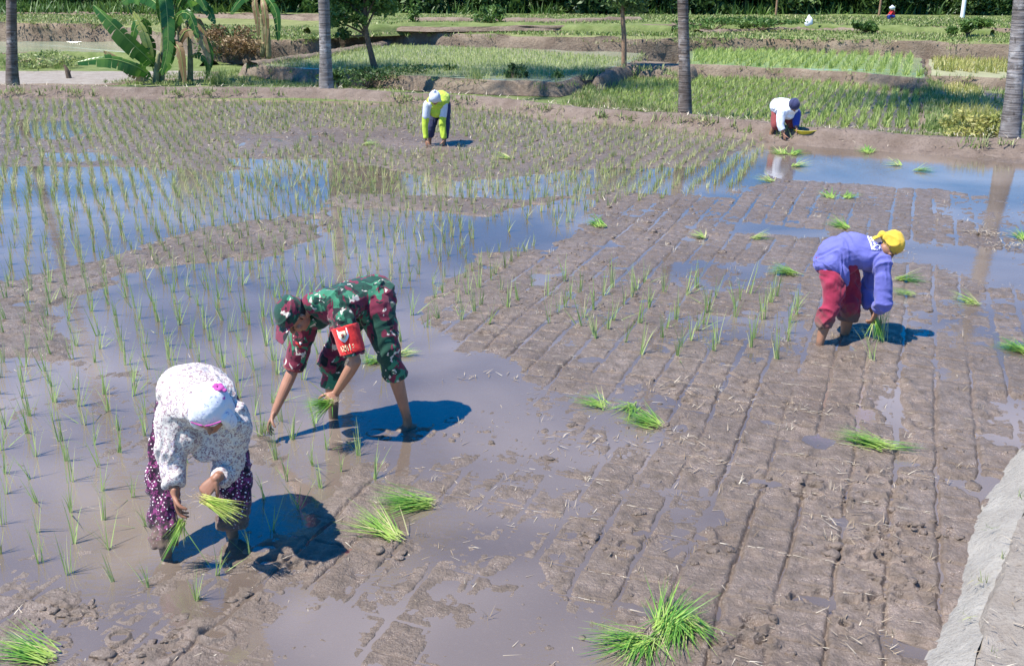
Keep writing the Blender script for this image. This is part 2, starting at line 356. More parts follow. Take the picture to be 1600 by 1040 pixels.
# ------------------------------------------------------------------ terraces behind the far bund
def slab(name, poly, z, mat, rag=.06, side=None, depth=1.2, seed=1, step=.25):
    """polygon terrace (world xy) with a ragged top edge and a bank down its side"""
    loop = list(poly)+[poly[0]]; p, q = resample(loop, step)
    c = p.mean(0); n = len(p)
    d = np.roll(p, -1, 0)-np.roll(p, 1, 0); d /= np.linalg.norm(d, axis=1)[:, None]+1e-9
    area = sum(loop[i][0]*loop[i+1][1]-loop[i+1][0]*loop[i][1] for i in range(len(loop)-1))
    nr = np.stack([d[:, 1], -d[:, 0]], -1)*(1 if area > 0 else -1)   # outward
    j = rag*fbm(q*1.7, q*0+seed, 4, seed)[:, None]; p = p+nr*j
    zt = z+.4*rag*fbm(q*1.1, q*0+seed+5, 3, seed+3)
    bm_v = [np.c_[p, zt]]
    for k, (o_, dz) in enumerate([(.05, .06), (.12, .3), (.18, .6), (.26, 1.0)]):
        o2 = o_+rag*fbm(q*3, q*0+k*7.7+seed, 3, seed+k)*.9
        bm_v.append(np.c_[p+nr*o2[:, None], np.full(n, z-dz*depth*.6)])
    V = np.concatenate(bm_v); Fq = []
    for k in range(len(bm_v)-1):
        for i in range(n):
            i2 = (i+1) % n; Fq.append([k*n+i, k*n+i2, (k+1)*n+i2, (k+1)*n+i])
    o = link(name+'_bank', mesh_np(name+'_bank', V, Fq), side or M['bank']); tag(o, kind='structure')
    me = bpy.data.meshes.new(name); me.from_pydata([tuple(v) for v in np.c_[p, zt]], [], [list(range(n))]); me.update()
    o = link(name, me, mat); tag(o, kind='structure')
    return o
def tp(pts, z): return gp(pts, z)
M['pondwater'] = None
m = MT('pond surface'); n = m.noise(.5, 3); m.col(m.ramp(n, [(.3, (.26, .28, .17)), (.7, (.33, .35, .24))])); m.rough(.12, .6); M['pondwater'] = m.m
m = MT('wet green field'); n = m.noise(.5, 3); m.col(m.ramp(n, [(.3, (.17, .25, .11)), (.7, (.26, .33, .17))])); m.rough(.15, .5); M['wetgreen'] = m.m
# near strip of grass behind the bund (left and middle)
slab('grass_strip', tp([(-900, 126), (905, 168), (880, 126), (500, 112), (380, 104), (300, 88), (-900, 84)], .05), .05, M['dike'], .05, seed=2, depth=.3)
slab('soil_path', tp([(-900, 129), (160, 132), (230, 124), (330, 122), (330, 112), (-900, 110)], .085), .085, M['drysoil'], .08, seed=3, depth=.1)
slab('left_pond', tp([(-900, 82), (200, 82), (330, 92), (520, 82), (480, 66), (-900, 64)], .15), .15, M['pondwater'], .06, seed=4, depth=.3)
slab('middle_pond', tp([(380, 100), (420, 103), (540, 111), (700, 122), (870, 128), (930, 112), (985, 97), (1005, 84), (800, 76), (620, 70), (480, 86)], .42), .42, M['pondwater'], .10, seed=5, depth=.6)
slab('front_rice_field', tp([(890, 150), (950, 122), (1000, 112), (1080, 120), (1300, 128), (1446, 136), (1452, 225), (1300, 225), (1060, 200)], -.02), -.02, M['wetgreen'], .05, seed=6, depth=.4)
slab('back_rice_field', tp([(1060, 100), (1090, 101), (1200, 105), (1320, 112), (1445, 124), (1436, 80), (1300, 72), (1085, 67)], .36), .36, M['wetgreen'], .10, seed=7, depth=.7)
slab('grass_dike', tp([(1446, 219), (1500, 222), (1478, 160), (1462, 110), (1455, 62), (1436, 62), (1441, 110), (1444, 160)], .12), .12, M['dike'], .04, seed=8, depth=.6)
slab('front_stubble_field', tp([(1470, 132), (1532, 134), (1545, 160), (1580, 200), (1580, 226), (1490, 224), (1478, 170)], .03), .03, M['paleland'], .04, seed=9, depth=.4)
slab('right_grass', tp([(1530, 138), (1640, 140), (2300, 190), (2300, 270), (1570, 228), (1560, 190)], .02), .02, M['dike'], .05, seed=10, depth=.4)
slab('back_stubble_field', tp([(1455, 118), (1580, 122), (2300, 150), (2300, 90), (1580, 80), (1450, 78)], .30), .30, M['paleland'], .08, seed=11, depth=.6)
slab('tree_bund', tp([(930, 122), (985, 101), (1075, 106), (1085, 102), (1040, 97), (990, 94), (950, 106)], .40), .40, M['bank'], .05, seed=12, depth=.8)
# upper terrace: one long bank with grass above
UP = [(-1500, 30), (0, 34), (170, 38), (200, 44), (330, 60), (480, 60), (520, 52), (620, 50), (760, 54), (880, 58), (985, 60), (1090, 58), (1200, 58), (1436, 66), (1455, 66), (1580, 70), (2500, 90)]
slab('upper_field', tp(UP, .85)+[(260, 420), (-260, 420)], .85, M['grassland'], .22, seed=13, depth=1.5, step=.4)
slab('higher_field', tp([(-1500, 17), (300, 20), (560, 24), (640, 38), (1090, 34), (1300, 37), (1600, 44), (2500, 52)], 1.05)+[(250, 410), (-250, 410)], 1.05, M['dike'], .25, seed=14, depth=.5, step=.6)
slab('green_plot', tp([(600, 22), (1000, 26), (1060, 38), (700, 42), (560, 40)], 1.09), 1.09, M['dike'], .2, seed=15, depth=.3, step=.5)
# grassy ridges across the upper field
for i, (ln, z, m_) in enumerate([([(1090, 52), (1250, 47), (1436, 52)], .86, 'bank'), ([(480, 47), (700, 40), (1060, 44)], 1.04, 'dike'), ([(0, 24), (300, 26), (520, 30)], .9, 'bank'),
                                 ([(1100, 40), (1300, 42), (1560, 50)], 1.0, 'dike'), ([(640, 32), (860, 33), (1000, 30)], 1.12, 'bank')]):
    sweep('field_ridge', gp(ln, z), prof_lin([(-.5, z-.3), (-.3, z+.03), (0, z+.12), (.3, z+.03), (.5, z-.3)], 3), M[m_], .25, .08, 31+i)
# low wall-like edges of the left ponds
sweep('field_ridge', gp([(395, 100), (480, 90), (612, 66)], .45), prof_lin([(-.3, .2), (-.18, .5), (0, .56), (.2, .5), (.3, .1)], 3), M['bank'], .12, .05, 51)
sweep('field_ridge', gp([(-300, 112), (90, 84), (200, 86), (330, 96)], .2), prof_lin([(-.5, .0), (-.2, .26), (0, .3), (.2, .26), (.5, 0)], 3), M['dike'], .12, .05, 52)
# far hill-less horizon is hidden by the tree line
# ------------------------------------------------------------------ blades (vectorised)
def blades(base, az, L, lean, wd, seg=3, curl=.5, tint=None, flat=False):
    """base (n,3) az direction of lean, L length, lean 0 upright..1 lying ; returns V,F,tint"""
    n = len(base); base = np.asarray(base, float)
    az, L, lean, wd, curl = [np.broadcast_to(np.asarray(a, float), (n,)) for a in (az, L, lean, wd, curl)]
    if tint is None: tint = rng.random(n)
    tint = np.broadcast_to(tint, (n,))
    face = az+math.pi/2+rng.normal(0, .5, n)
    pts = [base.copy()]; th = lean*math.pi/2
    p = base.copy()
    for i in range(seg):
        a = np.clip(th+curl*(i/seg), 0, 2.6); l = L/seg
        p = p+np.stack([np.cos(az)*np.sin(a)*l, np.sin(az)*np.sin(a)*l, np.cos(a)*l], -1); pts.append(p.copy())
    V = np.zeros((n, (seg+1)*2, 3)); sd_ = np.stack([np.cos(face), np.sin(face), np.zeros(n)], -1)
    for i, q in enumerate(pts):
        ww = wd*(1-(i/seg)**1.5)*.5+wd*.04; V[:, 2*i] = q-sd_*ww[:, None]; V[:, 2*i+1] = q+sd_*ww[:, None]
    Fb = np.array([[2*i, 2*i+1, 2*i+3, 2*i+2] for i in range(seg)])
    Fq = (Fb[None]+(np.arange(n)*(seg+1)*2)[:, None, None]).reshape(-1, 4)
    return V.reshape(-1, 3), Fq, np.repeat(tint, (seg+1)*2)
def cat(parts):
    Vs, Fs, Ts = [], [], []; o = 0
    for V, Fq, T in parts: Vs.append(V); Fs.append(Fq+o); Ts.append(T); o += len(V)
    return np.concatenate(Vs), np.concatenate(Fs), np.concatenate(Ts)
def blade_obj(name, parts, mat, parent=None):
    V, Fq, T = cat(parts); return link(name, mesh_np(name, V, Fq, True, {'tint': T}), mat, parent)
def tufts(px, py, pz, nb, L, wd, lean=.25, tint0=0, tint1=1, spread=.02, seg=3, curl=.5):
    px = np.asarray(px); n = len(px); idx = np.repeat(np.arange(n), nb); N = len(idx)
    b = np.stack([px[idx]+rng.normal(0, spread, N), np.asarray(py)[idx]+rng.normal(0, spread, N), np.broadcast_to(pz, (n,))[idx]], -1)
    s = rng.uniform(.75, 1.2, n)[idx]; tt = np.clip((tint0+(tint1-tint0)*rng.random(n))[idx]+rng.normal(0, .15, N), 0, 1)
    return blades(b, rng.uniform(0, 6.283, N), np.broadcast_to(L, (n,))[idx]*s*rng.uniform(.6, 1.1, N), np.abs(rng.normal(0, lean, N)), np.broadcast_to(wd, (n,))[idx]*rng.uniform(.7, 1.2, N), seg, np.abs(rng.normal(0, curl, N)), tt)
def in_frame(x, y, z=0):
    """picture position of ground points, only to choose which plants are made as single objects"""
    zc = y*cp+(H-z)*sp; return 800+F*x/zc, 520+F*((H-z)*cp-y*sp)/zc
def inpoly(x, y, poly): return pip(x, y, poly)

# ------------------------------------------------------------------ planted seedlings
us = np.arange(-12, 42); vsn = np.arange(-130, 90)
UU, VV = np.meshgrid(np.arange(-40, 160)*S+U0, np.arange(-160, 100)*S+V0)
sx, sy = xy(UU.ravel(), VV.ravel())
keep = inpoly(sx, sy, PLANT_A) | inpoly(sx, sy, PLANT_B); sx, sy = sx[keep], sy[keep]
# drift of the hand-planted rows
sx = sx+.10*fbm(sx*.4, sy*.4, 2, 5)+rng.normal(0, .018, len(sx)); sy = sy+.10*fbm(sx*.4, sy*.4, 2, 6)+rng.normal(0, .018, len(sy))
ix, iy = in_frame(sx, sy)
# clearings: round the planters and the sparse zone in the middle
clear = [gp(q) for q in ([(225, 870), (250, 800), (300, 720), (400, 720), (400, 850), (300, 880)], [(490, 690), (500, 600), (660, 600), (660, 690)], [(1225, 560), (1260, 520), (1340, 500), (1350, 560)],
      [(560, 225), (640, 215), (720, 215), (760, 232), (640, 240)], [(350, 215), (620, 200), (660, 225), (380, 240)], [(735, 345), (790, 335), (870, 330), (850, 385), (740, 395)])]
k = np.ones(len(sx), bool)
for i, q in enumerate(clear):
    ins = inpoly(sx, sy, q); k &= ~(ins & ((rng.random(len(sx)) < .75) if i > 3 else ins))
pond = [gp([(740, 403), (700, 440), (645, 510), (560, 500), (600, 402)])]
k &= ~(inpoly(sx, sy, pond[0]) & (rng.random(len(sx)) < .45)); k &= rng.random(len(sx)) > .05
inB = inpoly(sx, sy, PLANT_B); k &= ~(inB & (rng.random(len(sx)) < np.where(ix < 860, .5, .12)))
sx, sy, ix, iy = sx[k], sy[k], ix[k], iy[k]
vis = (ix > -20) & (ix < 1620) & (iy < 1060); sx, sy, ix, iy = sx[vis | (sy > 6)], sy[vis | (sy > 6)], ix[vis | (sy > 6)], iy[vis | (sy > 6)]
order = np.lexsort((sy,)); sx, sy, ix, iy = sx[order], sy[order], ix[order], iy[order]
vis = (ix > 0) & (ix < 1600) & (iy < 1040)
single = np.zeros(len(sx), bool); single[np.where(vis)[0][:296]] = True
protos = []
for i in range(9):
    nb = 6+i % 4; b = np.c_[rng.normal(0, .009, nb), rng.normal(0, .009, nb), np.full(nb, -.03)]
    lean = np.abs(rng.normal(0, .15, nb)); 
    if i % 3 == 0: lean[0] = .65
    V, Fq, T = blades(b, rng.uniform(0, 6.28, nb), rng.uniform(.15, .29, nb), lean, rng.uniform(.005, .008, nb), 4, np.abs(rng.normal(.15, .3, nb)), np.clip(.35+rng.normal(0, .25, nb), 0, 1))
    protos.append(mesh_np('rice_seedling', V, Fq, True, {'tint': T}))
    protos[-1].materials.append(M['leaf_seed'])
def region_label(px, py, x, y):
    if inpoly(np.array([x]), np.array([y]), PLANT_B)[0] and px > 780:
        return ('green rice seedling in the band of rows right in front of the blue-shirted planter' if px > 1180 else
                'green rice seedling in the short rows across the middle mud, left of the blue-shirted planter')
    if py > 850 and px > 230: return 'young rice seedling standing just in front of the bending woman in the white headscarf'
    if px > 395 and py > 640: return 'young rice seedling between the white-scarfed woman and the planter in camouflage'
    if px < 235 and py > 560: return 'young rice seedling in the left front rows, left of the woman in the white headscarf'
    if px < 420 and py > 400: return 'slender rice seedling in shallow water behind the woman in the white headscarf'
    if px < 420: return 'slender rice seedling in the far left rows of the flooded paddy'
    return 'slender rice seedling in open water behind the planter in camouflage'
for i in np.where(single)[0]:
    o = link('rice_seedling', protos[rng.integers(9)]); s = rng.uniform(.8, 1.15)*(1+.25*min(1, max(0, (sy[i]-5)/2)))*(1.1 if inpoly(np.array([sx[i]]), np.array([sy[i]]), PLANT_B)[0] else 1)
    o.location = (sx[i], sy[i], 0); o.rotation_euler = (rng.normal(0, .08), rng.normal(0, .08), rng.uniform(0, 6.28)); o.scale = (s, s, s)
    tag(o, region_label(ix[i], iy[i], sx[i], sy[i]), 'seedling', 'planted rice seedlings')
q = ~single; fx, fy = sx[q], sy[q]
wd = .0055+.0005*np.clip(fy-8, 0, 20)
near = fy < 15
pr = [tufts(fx[near], fy[near], -.02, 8, .24, wd[near]*1.2, .16, .2, .8, .012, 3, .3), tufts(fx[~near], fy[~near], -.02, 13, .19, wd[~near]*1.15, .22, .3, 1, .018, 2, .4)]
tag(blade_obj('distant_seedlings', pr, M['leaf_far']), 'rows of pale rice seedlings covering the far side of the flooded paddy', 'seedlings', kind='stuff')

# ------------------------------------------------------------------ straw, stubble and weeds lying on the mud
def scatter(n, poly_px, z=0):
    pl = gp(poly_px, z); xs = [a for a, b in pl]; ys = [b for a, b in pl]
    ox, oy = [], []
    while sum(map(len, ox)) < n:
        x = rng.uniform(min(xs), max(xs), n*2); y = rng.uniform(min(ys), max(ys), n*2); kk = pip(x, y, pl); ox.append(x[kk]); oy.append(y[kk])
    return np.concatenate(ox)[:n], np.concatenate(oy)[:n]
MUDP = [(560, 720), (640, 520), (800, 400), (950, 310), (1200, 240), (1700, 250), (2000, 400), (1700, 560), (1560, 740), (1400, 1100), (850, 1100)]
def lay(x, y, L, wd, zoff=.006, tint=None, up=.0):
    n = len(x); z = np.maximum(mud_h(x, y), -.002)+zoff
    return blades(np.c_[x, y, z], rng.uniform(0, 6.28, n), L, 1-up*rng.random(n), wd, 3, rng.normal(0, .12, n), tint)
parts = []
x, y = scatter(6500, MUDP); dens = fbm(x*.9, y*.9, 3, 200)+.6*fbm(x*4, y*4, 2, 210); kk = (dens > rng.normal(.12, .2, len(x))) & (wet(x, y) < .45); x, y = x[kk], y[kk]
parts.append(lay(x, y, rng.uniform(.015, .08, len(x)), rng.uniform(.002, .0045, len(x))*(1+y*.07), tint=rng.beta(1.5, 1.8, len(x))))
# straw pressed in along the cross rows
n = 4200; x, y = scatter(n*3, MUDP); u, v = uv(x, y); kx = np.round((u-U0)/S); u = U0+kx*S+rng.normal(0, .006, len(u)); kk = (vn(v*2.2+kx*5.1, kx*2.3, 92) > .55) & (vn(v*9, kx, 93) > .35)
x, y = xy(u, v); kk &= ~inpoly(x, y, PLANT_A) & (wet(x, y) < .2); x, y = x[kk], y[kk]; z = mud_h(x, y)+.004; nn = len(x)
parts.append(blades(np.c_[x, y, z], -A21+rng.normal(0, .12, nn), rng.uniform(.02, .07, nn), 1.0, rng.uniform(.003, .006, nn)*(1+y*.04), 2, rng.normal(0, .06, nn), rng.uniform(.6, 1, nn)))
# stubble clumps of old rice roots
x, y = scatter(420, MUDP); kk = wet(x, y) < .35; x, y = x[kk], y[kk]; n = len(x)
parts.append(tufts(x, y, mud_h(x, y)-.005, 9, .07, .0045, .65, 0, .9, .018, 3, .6))
# left mud islands
x, y = scatter(3600, [(-100, 160), (1150, 190), (1190, 260), (900, 330), (520, 400), (0, 480), (-100, 400)]); kk = wet(x, y) < .1; x, y = x[kk], y[kk]
parts.append(lay(x, y, rng.uniform(.03, .14, len(x)), .009+.0004*y, tint=rng.beta(1.5, 2, len(x)), up=.3))
x, y = scatter(420, [(-100, 480), (600, 560), (560, 760), (900, 1100), (-200, 1100)]); kk = vn(x*3, y*3, 7) > .45; x, y = x[kk], y[kk]
parts.append(lay(x, y, rng.uniform(.02, .12, len(x)), rng.uniform(.003, .006, len(x)), .003, tint=rng.random(len(x))))
# heap of washed straw at the right
for (cx, cy, rx, ry, n) in [(1540, 366, .16, .10, 160), (1585, 385, .22, .10, 160), (965, 355, .05, .04, 10), (1325, 835, .14, .12, 90), (1050, 610, .22, .14, 110), (1095, 745, .2, .12, 60), (1375, 745, .25, .12, 80), (1070, 690, .2, .1, 60), (1345, 1000, .12, .15, 70), (1160, 640, .3, .08, 50), (930, 690, .3, .07, 50), (750, 590, .2, .05, 40), (1250, 650, .2, .1, 40)]:
    c = P(cx, cy); x = c.x+rng.normal(0, rx, n); y = c.y+rng.normal(0, ry, n)
    n2 = n if cy < 400 else n//2; parts.append(lay(x[:n2], y[:n2], rng.uniform(.03, .10, n2), .003+.0005*y[:n2], .010, tint=rng.uniform(.1, .9, n2), up=.25))
tag(blade_obj('straw_litter', parts, M['straw']), 'bits of pale straw and old stubble scattered on the wet mud', 'straw', kind='stuff')
# mud clods
def clods(name, x, y, z, r, mat, label):
    n = len(x); import_v = []
    me0 = bpy.data.meshes.new('t'); import bmesh
    bm = bmesh.new(); bmesh.ops.create_icosphere(bm, subdivisions=2, radius=1); V0_ = np.array([v.co[:] for v in bm.verts]); F0_ = np.array([[v.index for v in f.verts] for f in bm.faces]); bm.free()
    Vn = V0_[None]*(1+.55*rng.normal(0, .35, (n, len(V0_), 1)))*r[:, None, None]*np.stack([rng.uniform(.7, 1.6, n), rng.uniform(.7, 1.4, n), rng.uniform(.35, .8, n)], -1)[:, None]
    Vn = Vn+np.stack([x, y, z], -1)[:, None]
    Fq = (F0_[None]+(np.arange(n)*len(V0_))[:, None, None]).reshape(-1, 3)
    return tag(link(name, mesh_np(name, Vn.reshape(-1, 3), Fq), mat), label, name.replace('_', ' '), kind='stuff')
xs, ys = scatter(5200, MUDP); dd = fbm(xs*1.7, ys*1.7, 3, 300); kk = (dd > .18+rng.normal(0, .1, len(xs))) & (wet(xs, ys) < .3); x1, y1 = xs[kk], ys[kk]
xs, ys = scatter(2600, [(-100, 160), (1150, 190), (1190, 260), (900, 330), (520, 400), (0, 480), (-100, 400)]); kk = (wet(xs, ys) < 0); x1 = np.r_[x1, xs[kk]]; y1 = np.r_[y1, ys[kk]]
for (cx, cy, sx_, n) in [(1390, 870, .22, 90), (1350, 935, .2, 70), (1140, 1010, .18, 60), (1360, 790, .15, 40), (1270, 770, .2, 40), (85, 965, .12, 50), (200, 1020, .12, 40), (985, 680, .2, 40), (745, 670, .15, 40), (1430, 840, .15, 50), (600, 865, .1, 25), (430, 885, .12, 25), (1110, 850, .12, 40), (930, 845, .1, 25), (350, 945, .15, 25)]:
    c = P(cx, cy); x1 = np.r_[x1, c.x+rng.normal(0, sx_, n)]; y1 = np.r_[y1, c.y+rng.normal(0, sx_*.6, n)]
clods('mud_clods', x1, y1, np.maximum(mud_h(x1, y1), -.004), rng.gamma(1.8, .0036, len(x1))*(1+.05*y1), M['mud'], 'small lumps of wet mud on the paddy surface')

# ------------------------------------------------------------------ straw and weeds on the near bund
def strip_pts(line, n, o0, o1, step=.05):
    p, q = resample(line, step); d = np.gradient(p, axis=0); d /= np.linalg.norm(d, axis=1)[:, None]; nr = np.stack([-d[:, 1], d[:, 0]], -1)
    i = rng.integers(0, len(p), n); o = rng.uniform(o0, o1, n); return p[i, 0]+nr[i, 0]*o, p[i, 1]+nr[i, 1]*o
x, y = strip_pts(near_line, 3400, -2.2, -.22); n = len(x)
pr = [blades(np.c_[x, y, np.full(n, .205)+rng.normal(0, .008, n)], rng.uniform(0, 6.28, n), rng.uniform(.02, .11, n), 1-.15*rng.random(n), rng.uniform(.003, .007, n), 3, rng.normal(0, .2, n), rng.beta(2, 1.5, n))]
tag(blade_obj('bund_straw', pr, M['straw']), 'dry straw littering the top of the earth bund in the near right corner', 'straw', kind='stuff')
x, y = strip_pts(near_line, 60, -.5, -.1); x2, y2 = strip_pts(near_line, 30, -1.2, -.4)
tag(blade_obj('bund_weeds', [tufts(np.r_[x, x2], np.r_[y, y2], .14, 9, .07, .004, .5, 0, 1, .02, 3)], M['leaf_grass']), 'sparse small weeds along the pale edge of the near bund', 'weeds', kind='stuff')
# far bund: pale dry fringe along its crest
x, y = strip_pts(far_line, 1300, .1, .45); n = len(x)
pr = [blades(np.c_[x, y, np.full(n, .27)], rng.uniform(0, 6.28, n), rng.uniform(.06, .18, n), rng.uniform(.5, 1, n), .016, 3, .4, rng.uniform(.4, 1, n))]
x, y = strip_pts(far_line, 500, -.7, .1); n = len(x); pr.append(blades(np.c_[x, y, np.full(n, .12)], rng.uniform(0, 6.28, n), rng.uniform(.05, .15, n), rng.uniform(.6, 1, n), .014, 3, .4, rng.uniform(0, .8, n)))
tag(blade_obj('bund_dry_grass', pr, M['straw']), 'dry grass and straw along the crest of the far bund', 'dry grass', kind='stuff')

# ------------------------------------------------------------------ rice in the fields behind
def field_rows(name, px_poly, z, mat, label, du_, row, gap, nb, L, wd, lean=.2, t0=0, t1=1, jit=.02, keepf=1.0, shrink=0):
    pl = gp(px_poly, z); xs = [a for a, b in pl]; ys = [b for a, b in pl]; a = R(du_); dx, dy = math.sin(a), math.cos(a)
    cx, cy = sum(xs)/len(xs), sum(ys)/len(ys); n1 = int(30/gap); n2 = int(30/row)
    G, K = np.meshgrid(np.arange(-n1, n1)*gap, np.arange(-n2, n2)*row); x = cx+G*dx+K*dy; y = cy+G*dy-K*dx; x = x.ravel(); y = y.ravel()
    kk = pip(x, y, pl) & (rng.random(len(x)) < keepf); x, y = x[kk]+rng.normal(0, jit, kk.sum()), y[kk]+rng.normal(0, jit, kk.sum())
    tag(blade_obj(name, [tufts(x, y, z, nb, L, wd, lean, t0, t1, .04, 2, .4)], mat), label, 'rice', kind='stuff'); return len(x)
field_rows('front_rice', [(897, 150), (955, 123), (1000, 114), (1080, 122), (1300, 130), (1440, 138), (1444, 205), (1300, 200), (1060, 180), (930, 160)], .0, M['leaf_rice'], 'green young rice in the flooded field just behind the far bund', 21, .27, .2, 15, .20, .026, .4, .1, .9)
field_rows('back_rice', [(1085, 100), (1200, 104), (1320, 110), (1438, 120), (1430, 80), (1300, 73), (1088, 68)], .36, M['leaf_rice'], 'bright green young rice in the upper field before the treeline', 21, .36, .3, 15, .24, .03, .4, .3, 1)
field_rows('pond_rice', [(400, 99), (540, 108), (700, 119), (860, 125), (930, 108), (985, 92), (800, 77), (620, 71), (480, 87)], .42, M['leaf_far'], 'sparse pale rice in the greyish flooded field in the middle distance', 21, .26, .26, 8, .13, .02, .4, 0, .6)
field_rows('front_yellow_rice', [(1472, 134), (1530, 136), (1542, 162), (1572, 200), (1570, 205), (1492, 202), (1480, 170)], .04, M['leaf_yel'], 'rows of yellowish rice in the narrow field by the grassy dike', -12, .42, .16, 12, .22, .026, .35)
field_rows('back_yellow_rice', [(1458, 112), (1580, 116), (1580, 82), (1453, 80)], .30, M['leaf_yel'], 'rows of yellowish rice in the upper right field', -12, .5, .2, 12, .24, .03, .35)
def wild(name, lst, mat, label, kind='stuff', L=.35, wd=.02, nb=14, lean=.3, sp=.08, t0=0, t1=1):
    pr = []
    for (poly, z, n) in lst:
        x, y = scatter(n, poly, z); pr.append(tufts(x, y, z-.02, nb, L, wd*(1+(y.mean()-20)*.02), lean, t0, t1, sp, 3, .6))
    return tag(blade_obj(name, pr, mat), label, 'grass', kind=kind)
wild('wild_grass', [([(150, 132), (500, 136), (880, 150), (905, 130), (640, 128), (500, 116), (350, 112), (250, 118)], .05, 560), ([(0, 108), (110, 108), (110, 84), (0, 84)], .1, 120),
  ([(1446, 215), (1496, 215), (1476, 150), (1462, 100), (1455, 70), (1438, 70), (1444, 150)], .12, 330), ([(1500, 215), (1580, 218), (1570, 190), (1545, 160), (1540, 140), (1700, 150), (1700, 230)], .02, 200),
  ([(880, 168), (1060, 182), (1060, 190), (1250, 212), (1440, 222), (1440, 212), (1250, 198), (1060, 174), (940, 152), (900, 146)], .1, 380), ([(900, 150), (940, 122), (985, 104), (1000, 112), (960, 122), (925, 150)], .15, 130)],
  M['leaf_grass'], 'tangled green grass between the far bund and the fields behind it', L=.17)
wild('upper_grass', [([(330, 62), (500, 60), (620, 50), (985, 56), (1436, 64), (1600, 68), (1600, 48), (1100, 40), (640, 44), (300, 40)], .86, 3600), ([(0, 34), (300, 40), (300, 22), (0, 20)], .95, 900), ([(600, 40), (1100, 36), (1600, 44), (1600, 28), (1000, 24), (560, 24)], 1.07, 3000)],
  M['leaf_grass'], 'low grass and crops covering the upper fields below the treeline', L=.13, wd=.045, nb=9, sp=.25, lean=.5)
def grass_edge(name, lines, mat, label, dens=9, L=.2):
    pr = []
    for ln, z, sp in lines:
        pts, q = resample(gp(ln, z), .05); k = rng.integers(0, len(pts), int(q[-1]*dens)); x = pts[k, 0]+rng.normal(0, sp, len(k)); y = pts[k, 1]+rng.normal(0, sp, len(k))
        kk = vn(x*.8, y*.8, 17) > .35; pr.append(tufts(x[kk], y[kk], z-.03-np.abs(rng.normal(0, .10, kk.sum())), 10, L, .022, .6, 0, 1, .07, 3, .8))
    tag(blade_obj(name, pr, mat), label, 'grass', kind='stuff')
grass_edge('bank_grass', [([(420, 103), (540, 111), (700, 122), (870, 128), (930, 112), (985, 97), (1005, 84)], .42, .12), ([(1060, 100), (1200, 105), (1320, 112), (1445, 124)], .36, .12), ([(330, 60), (480, 60), (520, 52), (620, 50), (760, 54), (985, 60), (1200, 58), (1436, 66), (1580, 70)], .85, .2),
   ([(0, 34), (170, 38), (330, 60)], .85, .2), ([(1446, 130), (1441, 100), (1438, 75)], .30, .12), ([(1455, 118), (1580, 122)], .3, .12), ([(200, 82), (330, 92), (420, 92)], .15, .2), ([(395, 100), (480, 90), (612, 66)], .5, .1), ([(985, 104), (1075, 108)], .42, .2), ([(0, 138), (250, 140), (500, 142), (760, 155), (900, 171), (1060, 182), (1250, 202), (1450, 215), (1600, 223)], .25, .06)],
   M['leaf_grass'], 'weeds and grass growing along the edges of the earth banks')
# separate big tufts
for (px, py, z, n, L, lab) in [(745, 142, .1, 150, .8, 'tall pale-green grass tuft on the far bund, right of the lime-shirted planter'),
                               (340, 132, .1, 110, .6, 'spiky grey-green grass tuft at the foot of the banana plants'),
                               (800, 132, .15, 60, .5, 'dark weedy tuft on the far bund, right of the tall pale tuft')]:
    c = P(px, py, z); x = rng.normal(0, .12, n); y = rng.normal(0, .1, n)
    V, Fq, T = blades(np.c_[x, y, x*0], rng.uniform(0, 6.28, n), rng.uniform(.5, 1, n)*L, np.abs(rng.normal(0, .3, n)), .022, 4, .5, rng.uniform(.2, .9, n))
    o = link('grass_tuft', mesh_np('grass_tuft', V, Fq, True, {'tint': T}), M['leaf_grass']); o.location = c; tag(o, lab, 'grass tuft')
import bmesh
